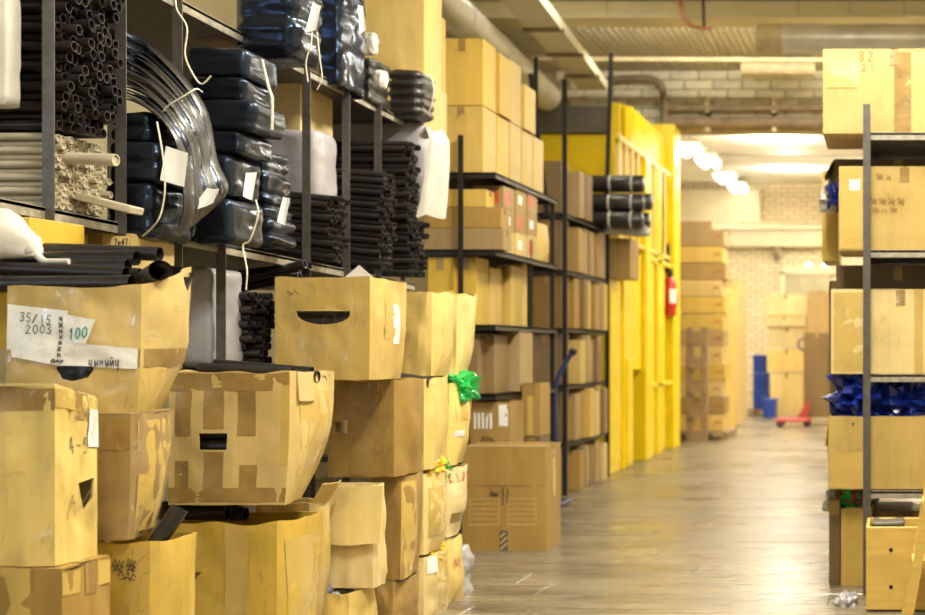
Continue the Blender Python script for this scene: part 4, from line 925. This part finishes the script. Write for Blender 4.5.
# slatted rail in front of it
for i in range(9):
    y0 = 14.95+.37*i; yb((-3.2, y0, 2.72), (-3.17, y0+.1, 3.84), 'slat', 'lattice')
yb((-3.21, 14.9, 3.82), (-3.16, 18.3, 3.9), 'slat_rail', 'lattice'); yb((-3.21, 14.9, 2.66), (-3.16, 18.3, 2.72), 'slat_rail', 'lattice')
yb((-3.26, 14.95, 2.7), (-3.22, 18.3, 3.84), 'backing_sheet', 'yellow')
# fire extinguisher
fx = W(669.5, 316, 18.4); fo = empty('fire_extinguisher', (-3.19+.1, 18.55, fx.z), 'red fire extinguisher hung on the yellow column', 'extinguisher')
fo.location.x = fx.x; fo.location.y = 18.4
b = MB().tube([(0, 0, 0), (0, 0, .02), (0, 0, .46), (0, 0, .52), (0, 0, .55)], [.08, .098, .098, .07, .03], 18); b.build('cylinder', M['red'], fo, 50)
MB().tube([(0, 0, .55), (0, 0, .62)], .025, 10).box((-.02, -.07, .61), (.02, .07, .64)).build('valve', M['rubber'], fo)
MB().tube(spline([(0, .03, .6), (.02, .12, .55), (.09, .08, .3), (.1, 0, .15)], 6), .012, 6).build('hose', M['rubber'], fo, 60)
MB().grid(lambda u, v: Vector((.1*math.cos(-1.4+1.6*u), .1*math.sin(-1.4+1.6*u), .18+.2*v)), 8, 1).build('paper_label', M['paper'], fo)
MB().box((-.03, .1, .1), (.03, .14, .7)).build('bracket', M['band'], fo)
go = empty('gate_handle', W(667, 272, 18.45), 'black pull handle on the yellow column above the extinguisher', 'handle')
MB().cbox((-.035, 0, 0), (.035, .05, .4), .02).build('grip', M['rubber'], go); MB().box((-.06, .04, .1), (.02, .1, .16)).build('mount', M['rubber'], go)
# ------------------------------------------------------------------ far hall
ordn = ['lowest', 'second', 'third', 'fourth', 'fifth', 'sixth', 'seventh', 'eighth', 'ninth', 'tenth', 'eleventh', 'twelfth', 'thirteenth']
z = .14; Y = 20.3
po = empty('wooden_pallet', (-3.0, 20.2, 0), 'wooden pallet under the tall carton stack', 'pallet')
for i in range(6): MB().box((-.55, .02+.2*i, .1), (.4, .16+.2*i, .125)).build('deck_board', M['wood_old'], po)
for xx in (-.55, -.1, .3): MB().box((xx, .02, 0), (xx+.1, 1.16, .1)).build('block', M['wood_old'], po)
for i in range(12):
    h = .245
    x1 = 723.5+(i % 2)*2.2-(i % 3)*.8
    q = C(676, x1, 0, 10, Y+.02, .55, '%s carton from the floor in the tall far stack beside the extinguisher' % ordn[i], zb=z, zt=z+h, mat='card_brown' if i > 10 or i % 4 == 1 else 'card', seam='x', name='flat_carton', cat='box')
    q.strokes('printed_mark', 0, [[(.82, .45), (.88, .6), (.93, .45)]], 'ink_red', .02)
    z += h+.018
C(672, 712, 0, 10, 20.4, .5, 'brown carton crowning the tall far stack', zb=z, zt=z+.12, mat='card_brown')
# leaning pallet
lo = empty('wooden_pallet', W(690, 446, 19.75), 'weathered pallet stood on edge before the tall far stack', 'pallet')
for i in range(5): MB().box((-.02+.0*i, -.02, .06+.37*i), (.22, .02, .24+.37*i)).build('deck_board', M['wood_old'], lo)
for xx in (-.06, .16): MB().box((xx, .02, 0), (xx+.1, .12, 1.8)).build('stringer', M['wood_old'], lo)
# second far stack: plywood sheets and pale boards on edge
for i, (x0, x1, yt, Yb, m) in enumerate([(709, 723, 285, 21.6, 'wood'), (723, 737, 279, 24.5, 'card')]):
    w = W(x0, 0, Yb).x; w1 = W(x1, 0, Yb).x
    C(x0, x1, yt, 400, Yb, 1.6, ['olive plywood-sided tall crate behind the far carton stack', 'tall pale crate beyond the olive crate'][i], zb=0, mat='wood' if i == 0 else 'card', name='tall_crate', cat='crate')
# blue crates
k = 0
for i in range(3):
    bo_ = empty('blue_crate', (W(753, 0, 28.5).x, 28.5, .1+.4*i), ['lowest', 'middle', 'topmost'][i]+' blue plastic crate of the stack in the far hall', 'crate')
    MB().cbox((0, 0, 0), (.34, .5, .36), .02).build('crate_body', M['blue'], bo_); MB().cbox((-.02, -.02, .34), (.36, .52, .39), .015).build('rim', M['blue'], bo_)
bo_ = empty('blue_crate', (W(763, 0, 27.0).x, 27.0, 0), 'single low blue crate before the pale cartons', 'crate')
MB().cbox((0, 0, 0), (.26, .4, .36), .02).build('crate_body', M['blue'], bo_); MB().cbox((-.02, -.02, .34), (.28, .42, .39), .015).build('rim', M['blue'], bo_)
po = empty('wooden_pallet', (W(753, 0, 28).x, 28.1, 0), 'pallet under the blue crates', 'pallet')
for i in range(4): MB().box((-.1, .05+.24*i, .07), (.6, .2+.24*i, .095)).build('deck_board', M['wood_old'], po)
for xx in (-.1, .2, .5): MB().box((xx, .05, 0), (xx+.1, 1, .07)).build('block', M['wood_old'], po)
# pale carton pile
for i, (x0, x1, yt, yb_, Yb, m, lb) in enumerate([(770, 803, 372, 405, 27.6, 'card_light', 'lowest pale carton of the far pile'), (767, 806, 348, 372, 27.6, 'card_light', 'second pale carton of the far pile'), (768, 806, 326, 348, 27.6, 'card_light', 'third pale carton of the far pile'),
        (762, 806, 315, 326, 27.5, 'card_light', 'thin pale carton jutting out of the far pile'), (765, 806, 293, 315, 27.6, 'card_light', 'topmost pale carton of the far pile'),
        (807, 832, 350, 410, 27.0, 'card_brown', 'lower carton of the tan column beside the pale pile'), (807, 832, 290, 349, 27.0, 'card_brown', 'upper carton of the tan column beside the pale pile')]):
    C(x0, x1, yt, yb_, Yb, .7, lb, mat=m, zb=0 if yb_ > 400 else None, zt=W(0, yt, Yb).z-.03, nu=3, nv=2)
dk = C(804, 830, 333, 398, 24.0, .6, 'dark brown carton stood upright behind the red pallet jack', mat='card_dark', zb=.16)
MB().tube(spline([lp(dk.o, W(805, 338, 23.95)), lp(dk.o, W(799, 341, 23.95)), lp(dk.o, W(799, 348, 23.95)), lp(dk.o, W(805, 351, 23.95))], 5), .02, 6).build('strap_loop', M['band'], dk.o, 60)
# red pallet jack
jo = empty('pallet_jack', (W(776, 0, 23.6).x, 23.6, 0), 'low red pallet jack parked under the dark carton', 'pallet jack')
for yy in (0, .4): MB().cbox((0, yy, .09), (.62, yy+.16, .15), .01).build('fork', M['red_dull'], jo)
MB().add([(.36, .22, .15), (.55, .22, .15), (.6, .22, .46), (.55, .22, .46), (.36, .34, .15), (.55, .34, .15), (.6, .34, .46), (.55, .34, .46)], [(0,1,2,3),(7,6,5,4),(0,3,7,4),(3,2,6,7),(2,1,5,6)]).build('frame_plate', M['red_dull'], jo)
for xx in (.06, .55):
    for yy in (.02, .42): MB().tube([(xx, yy, .06), (xx, yy+.12, .06)], .06, 12).build('wheel', M['rubber'], jo)
# two small lamps on the door frame, pipes on the back wall
for i, x in enumerate((809, 825)):
    p = W(x, 265, 30.8); o = empty('wall_spot', p, ['left', 'right'][i]+' small lit lamp above the shuttered opening', 'lamp')
    MB().tube([(0, -.02, 0), (0, .06, 0)], .07, 12).build('lamp_head', M['wall_white'], o); MB().tube([(0, -.03, 0), (0, -.02, 0)], .055, 12).build('lens', M['spot_lit'], o)
po = empty('wall_pipe', W(744, 240, 30.85), 'cream pipe with valve running along the back wall', 'pipe')
MB().tube([lp(po, W(740, 240, 30.8)), lp(po, W(740, 224, 30.8)), lp(po, W(752, 224, 30.8)), lp(po, W(760, 226, 30.8)), lp(po, W(840, 229, 30.8))], .09, 8).build('pipe_run', M['pipe'], po, 40)
MB().tube([lp(po, W(752, 236, 30.8)), lp(po, W(840, 238, 30.8))], .05, 8).build('pipe_run', M['pipe_dark'], po, 40)
MB().tube([lp(po, W(776, 246, 30.8)), lp(po, W(779, 258, 30.8))], .1, 8).build('valve', M['pipe_dark'], po, 40)
# lit fluorescent battens of the far hall
for i, (x, y, Yb) in enumerate([(690, 150, 22.4), (708, 162, 24.6), (725, 178, 27.6), (738, 188, 30.0)]):
    p = W(x, y, Yb); o = empty('ceiling_lamp', p, ['nearest', 'second', 'third', 'farthest'][i]+' glowing lamp in the row under the far ceiling', 'lamp')
    MB().cbox((-.22, -.45, .05), (.22, .45, .12), .02).build('housing', M['wall_white'], o)
    for xx in (-.11, .11): MB().tube([(xx, -.42, 0), (xx, .42, 0)], .07, 10).build('tube', M['tube_lit'], o, 60)
    MB().box((-.01, -.01, .12), (.01, .01, max(.14, 5.34-p.z))).build('hanger', M['pipe'], o)

# ------------------------------------------------------------------ overhead: ducts, tray, pipes
def duct(name, label, p0, p1, r, bands, mat='duct', n=24, endmat=None):
    o = empty(name, p0, label, 'duct'); q0, q1 = Vector((0, 0, 0)), Vector(p1)-Vector(p0)
    MB().tube([q0, q1], r, n).build('duct_pipe', M[mat], o, 50)
    d = (q1-q0).normalized()
    for t in bands:
        c = q0.lerp(q1, t); MB().tube([c-d*.03, c+d*.03], r*1.05, n).build('joint_band', M[mat], o, 50)
    return o
duct('air_duct', 'long silver round duct running toward the enclosure at upper left', W(420, -20, 11.6), W(547, 97, 15.7), .17, (.25, .5, .75))
dr = duct('air_duct', 'silver round duct across the hall above the right cartons', (W(757, 39, 15.0).x, 15.0, 4.99), (2.5, 15.0, 4.99), .165, (.08, .16, .36))
MB().tube([(-.0, 0, 0), (.3, 0, 0)], .168, 24).build('end_sleeve', M['pipe'], dr, 50)
duct('air_duct', 'short cream duct below the corrugated ceiling', (W(742, 65, 18).x, 18.0, 5.3), (W(815, 65, 18).x, 18.0, 5.3), .13, (.9,), 'pipe')
t0, t1 = W(512, -8, 13.0), W(592, 90, 17.4)
to = empty('cable_tray', t0, 'cream cable tray slanting from the ceiling to the enclosure', 'cable tray')
d = t1-t0; sd = Vector((1, 0, 0))
def TP(s, side, dz): return d*s+sd*side+Vector((0, 0, dz))
b = MB()
for (a0, a1, z0, z1) in ((-.16, .2, 0, .01), (-.17, -.15, 0, .12), (.19, .21, 0, .12)):
    b.add([TP(0, a0, z0), TP(0, a1, z0), TP(1, a1, z0), TP(1, a0, z0), TP(0, a0, z1), TP(0, a1, z1), TP(1, a1, z1), TP(1, a0, z1)], [(3,2,1,0),(4,5,6,7),(0,1,5,4),(1,2,6,5),(2,3,7,6),(3,0,4,7)])
b.build('tray_channel', M['wall_white'], to)
for s_ in (.3, .55, .8): MB().box(TP(s_, -.2, -.03), TP(s_, .24, -.001)+Vector((0, .08, 0))).build('support_bar', M['pipe_dark'], to)
o = empty('conduit', (-4.2, 17.2, 5.2), 'thin cream pipe spanning below the corrugated ceiling', 'pipe'); p = W(560, 57, 17.0)
MB().tube([(-.6, 0, p.z-5.2+.02), (4.6, 0, p.z-5.2)], .035, 8).build('pipe_run', M['pipe'], o, 50)
for i, (y_, r_, m, lb) in enumerate([(108, .045, 'pipe_dark', 'upper grimy pipe along the wall over the opening'), (122, .085, 'pipe_dark', 'thick lower grimy pipe along the wall over the opening')]):
    a, b2 = W(660, y_, 18.85), W(850, y_, 18.85); o = empty('wall_pipe', a, lb, 'pipe')
    MB().tube([Vector((0, 0, 0)), b2-a], r_, 12).build('pipe_run', M[m], o, 50)
    for s_ in (.25, .6): MB().box((b2-a)*s_+Vector((-.03, -.02, -.14)), (b2-a)*s_+Vector((.03, .12, .14))).build('clamp', M['pipe'], o)
o = empty('conduit', W(664, 128, 18.8), 'dark bent conduit dropping beside the yellow wall', 'pipe')
MB().tube(spline([lp(o, W(606, 80, 18.8)), lp(o, W(640, 78, 18.8)), lp(o, W(658, 82, 18.8)), lp(o, W(664, 98, 18.8)), lp(o, W(664, 128, 18.8))], 6), .05, 8).build('conduit_run', M['pipe_dark'], o, 60)
o = empty('hanging_cable', W(694, 28, 15.0), 'tangled pinkish cable hanging from the beam', 'cable')
for k in range(3):
    MB().tube(spline([lp(o, W(675+2*k, -8, 15.0+.05*k)), lp(o, W(681+k, 10, 15.0)), lp(o, W(688, 22+k, 15.0-.03*k)), lp(o, W(700, 29-k, 15.0)), lp(o, W(712, 27+k, 15.0))], 6), .018, 6).build('cable_strand', M['cable'], o, 60)
MB().tube([lp(o, W(703, -10, 15.0)), lp(o, W(704, 27, 15.0))], .02, 6).build('hook_rod', M['band'], o)

# ------------------------------------------------------------------ right rack
YR = 7.42
SR = [W(0, 132, YR).z, W(0, 250, YR).z, W(0, 375, YR).z, W(0, 492, YR).z]
rack('steel_rack', 'grey steel rack with large cartons along the right edge', [(W(863, 0, YR).x, YR, 0, W(0, 104, YR).z), (W(866, 0, YR).x+.02, 8.6, 0, 2.8), (1.2, YR, 0, 2.9), (1.2, 8.6, 0, 2.8)],
     [(W(864, 0, YR).x, 1.2, YR+.03, 8.6, z) for z in SR], zt=2.8, pw=.042)
K = dict(nu=8, nv=8, wr=.01)
r1 = C(823, 965, 50, 133, 7.5, .6, 'largest pale carton on the highest right shelf with penned 82', mat='card', zb=SR[0]+.005, **K)
r1.text('82', 858, 61, 9, 10, wd=.005, mat='ink_brown'); r1.text('21', 861, 71, 8, 7, wd=.004, mat='ink_brown')
r1.patch('packing_tape', 0, .5, .62, .02, .98, 'tape_brown'); r1.patch('packing_tape', 0, .02, .25, .55, .95, 'tape_clear')
r2 = C(839, 970, 167, 249, 7.5, .55, 'carton with scribbled writing on the second right shelf', mat='card', zb=SR[1]+.005, **K)
r2.text('~~~~', 870, 205, 9, 9, wd=.004, mat='ink_brown'); r2.text('~n~', 872, 212, 9, 6, wd=.004, mat='ink_brown'); r2.text('~x', 876, 180, 9, 8, wd=.004, mat='ink_brown')
r2.patch('packing_tape', 0, .0, .2, .02, .98, 'tape_clear'); r2.patch('paper_residue', 0, .08, .16, .72, .85, 'paper'); r2.patch('packing_tape', 0, .66, .7, .0, 1, 'tape_clear')
r3 = C(831, 970, 290, 370, 7.5, .55, 'carton with wrinkled clear tape on the third right shelf', mat='card_light', zb=SR[2]+.005, **K)
r3.patch('packing_tape', 0, .02, .24, .04, .97, 'tape_clear'); r3.patch('packing_tape', 0, .6, .66, .0, 1, 'tape_clear'); r3.wrap(.004)
r4 = C(828, 970, 416, 492, 7.53, .52, 'open carton heaped with blue film on the lowest right shelf', top='open', mat='card_gold', zb=SR[3]+.005, rnd=.05, ftop=.02, **K)
r4.flap(3, .2, 172, .02, .9); r4.patch('packing_tape', 0, .02, .25, .02, .5, 'tape_clear'); r4.strokes('printed_mark', 0, [[(.17, .55), (.21, .6), (.25, .55), (.3, .52)]], 'ink_pale', .012)
for i, (xa, xb, ya, yb_, Y, lb) in enumerate([(838, 878, 372, 424, 7.55, 'peaked heap of blue film left of the right post'), (862, 930, 385, 424, 7.6, 'long heap of dark blue film right of the post')]):
    sleeve(xa, xb, ya, yb_, Y, .35, lb, 'film_heap', 'blue_film', .04, ex=.8, ey=.8, fold=.1, nfold=3, freq=(7, 7, 9), cat='plastic film')
C(822, 838, 190, 283, 8.4, .5, 'tall tan carton standing behind the scribbled carton', mat='card', zb=SR[1]+.005, zt=2.55)
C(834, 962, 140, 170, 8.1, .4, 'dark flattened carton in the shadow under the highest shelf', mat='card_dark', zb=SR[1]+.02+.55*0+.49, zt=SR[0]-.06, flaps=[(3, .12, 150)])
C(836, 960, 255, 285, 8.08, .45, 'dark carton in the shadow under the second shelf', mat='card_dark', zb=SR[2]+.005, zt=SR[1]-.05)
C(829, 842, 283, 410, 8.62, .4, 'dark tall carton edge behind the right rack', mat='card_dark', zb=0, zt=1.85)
o = sleeve(831, 843, 186, 204, 7.9, .12, 'scrap of blue film hooked at the side of the right rack', 'film_scrap', 'blue_film', .02, ex=.8, ey=.8)
o = sleeve(824, 836, 190, 206, 7.95, .1, 'white film scrap beside the blue scrap on the right rack', 'film_scrap', 'fabric_white', .02, ex=.8, ey=.8)
q = C(841, 872, 508, 574, 7.72, .3, 'tan carton on the floor under the lowest right shelf', top='open', mat='card', zb=0, nu=6, nv=6, wr=.01)
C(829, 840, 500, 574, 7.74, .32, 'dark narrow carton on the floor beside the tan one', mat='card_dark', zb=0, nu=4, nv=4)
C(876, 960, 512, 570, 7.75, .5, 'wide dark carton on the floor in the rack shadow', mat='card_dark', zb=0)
for i, (x, m) in enumerate(((836, 'multi_film'), (846, 'green_film'), (852, 'ink_red'), (860, 'multi_film'))):
    sleeve(x-6, x+7, 496, 509, 7.8, .15, ['grey film scrap at the left on the floor cartons', 'green film scrap on the floor cartons', 'red film scrap on the floor cartons', 'grey film scrap nearest the right post on the floor cartons'][i], 'film_scrap', m, .015, ex=.8, ey=.8)
# plywood crate and step ladder
wo = empty('plywood_crate', W(866, 612, 6.95), 'light plywood crate with two dark bolts at bottom right', 'crate'); YC = 6.95; wo.location.z = 0
h = W(0, 527, YC).z
MB().cbox((0, 0, .01), (.4, .018, h), .003).build('front_panel', M['wood'], wo); MB().cbox((0, .02, .01), (.018, .4, h), .003).build('side_panel', M['wood'], wo)
MB().cbox((.382, .02, .01), (.4, .4, h), .003).build('side_panel', M['wood'], wo); MB().cbox((.02, .382, .01), (.38, .4, h), .003).build('back_panel', M['wood'], wo); MB().box((.02, .02, .01), (.38, .38, .03)).build('base_panel', M['wood'], wo)
for (x, y) in ((891, 550), (891, 587)):
    p = W(x, y, YC)-wo.location; MB().tube([(p.x, -.004, p.z), (p.x, .002, p.z)], .011, 10).build('bolt', M['rubber'], wo)
sleeve(872, 905, 522, 540, 7.02, .2, 'grey rag lying in the plywood crate', 'rag', 'band', .02, cat='rag')
lad = empty('step_ladder', (W(915, 0, 6.6).x, 6.6, 0), 'wooden step ladder leg leaning in at the bottom right corner', 'ladder')
a, b2 = W(902, 625, 6.6), W(926, 490, 6.6)
def rail(name, p, q_, wx=.05, wy=.03):
    p, q_ = lp(lad, p), lp(lad, q_); t = Vector((wx, 0, 0)); s_ = Vector((0, wy, 0))
    MB().add([p, p+t, p+t+s_, p+s_, q_, q_+t, q_+t+s_, q_+s_], [(3,2,1,0),(4,5,6,7),(0,1,5,4),(1,2,6,5),(2,3,7,6),(3,0,4,7)]).build(name, M['wood'], lad)
dr_ = (b2-a)/(b2.z-a.z); g0 = a-dr_*a.z; top_ = a+dr_*(1.5-a.z)
rail('side_rail', g0, top_); rail('side_rail', g0+Vector((0, .29, 0)), top_+Vector((0, .25, 0)))
rail('rear_leg', Vector((top_.x*2-g0.x, 6.6, 0)), top_+Vector((.06, 0, 0))); rail('rear_leg', Vector((top_.x*2-g0.x, 6.89, 0)), top_+Vector((.06, .25, 0)))
for k in range(1, 5):
    p = g0.lerp(top_, k/5); MB().box(lp(lad, p)+Vector((0, .03, 0)), lp(lad, p)+Vector((.12, .28-.01*k, .025))).build('tread', M['wood'], lad)
o = sleeve(838, 854, 600, 609, 7.1, .12, 'small clear plastic scrap on the floor by the crate', 'film_scrap', 'fabric_grey', .02, ex=.8, ey=.8)
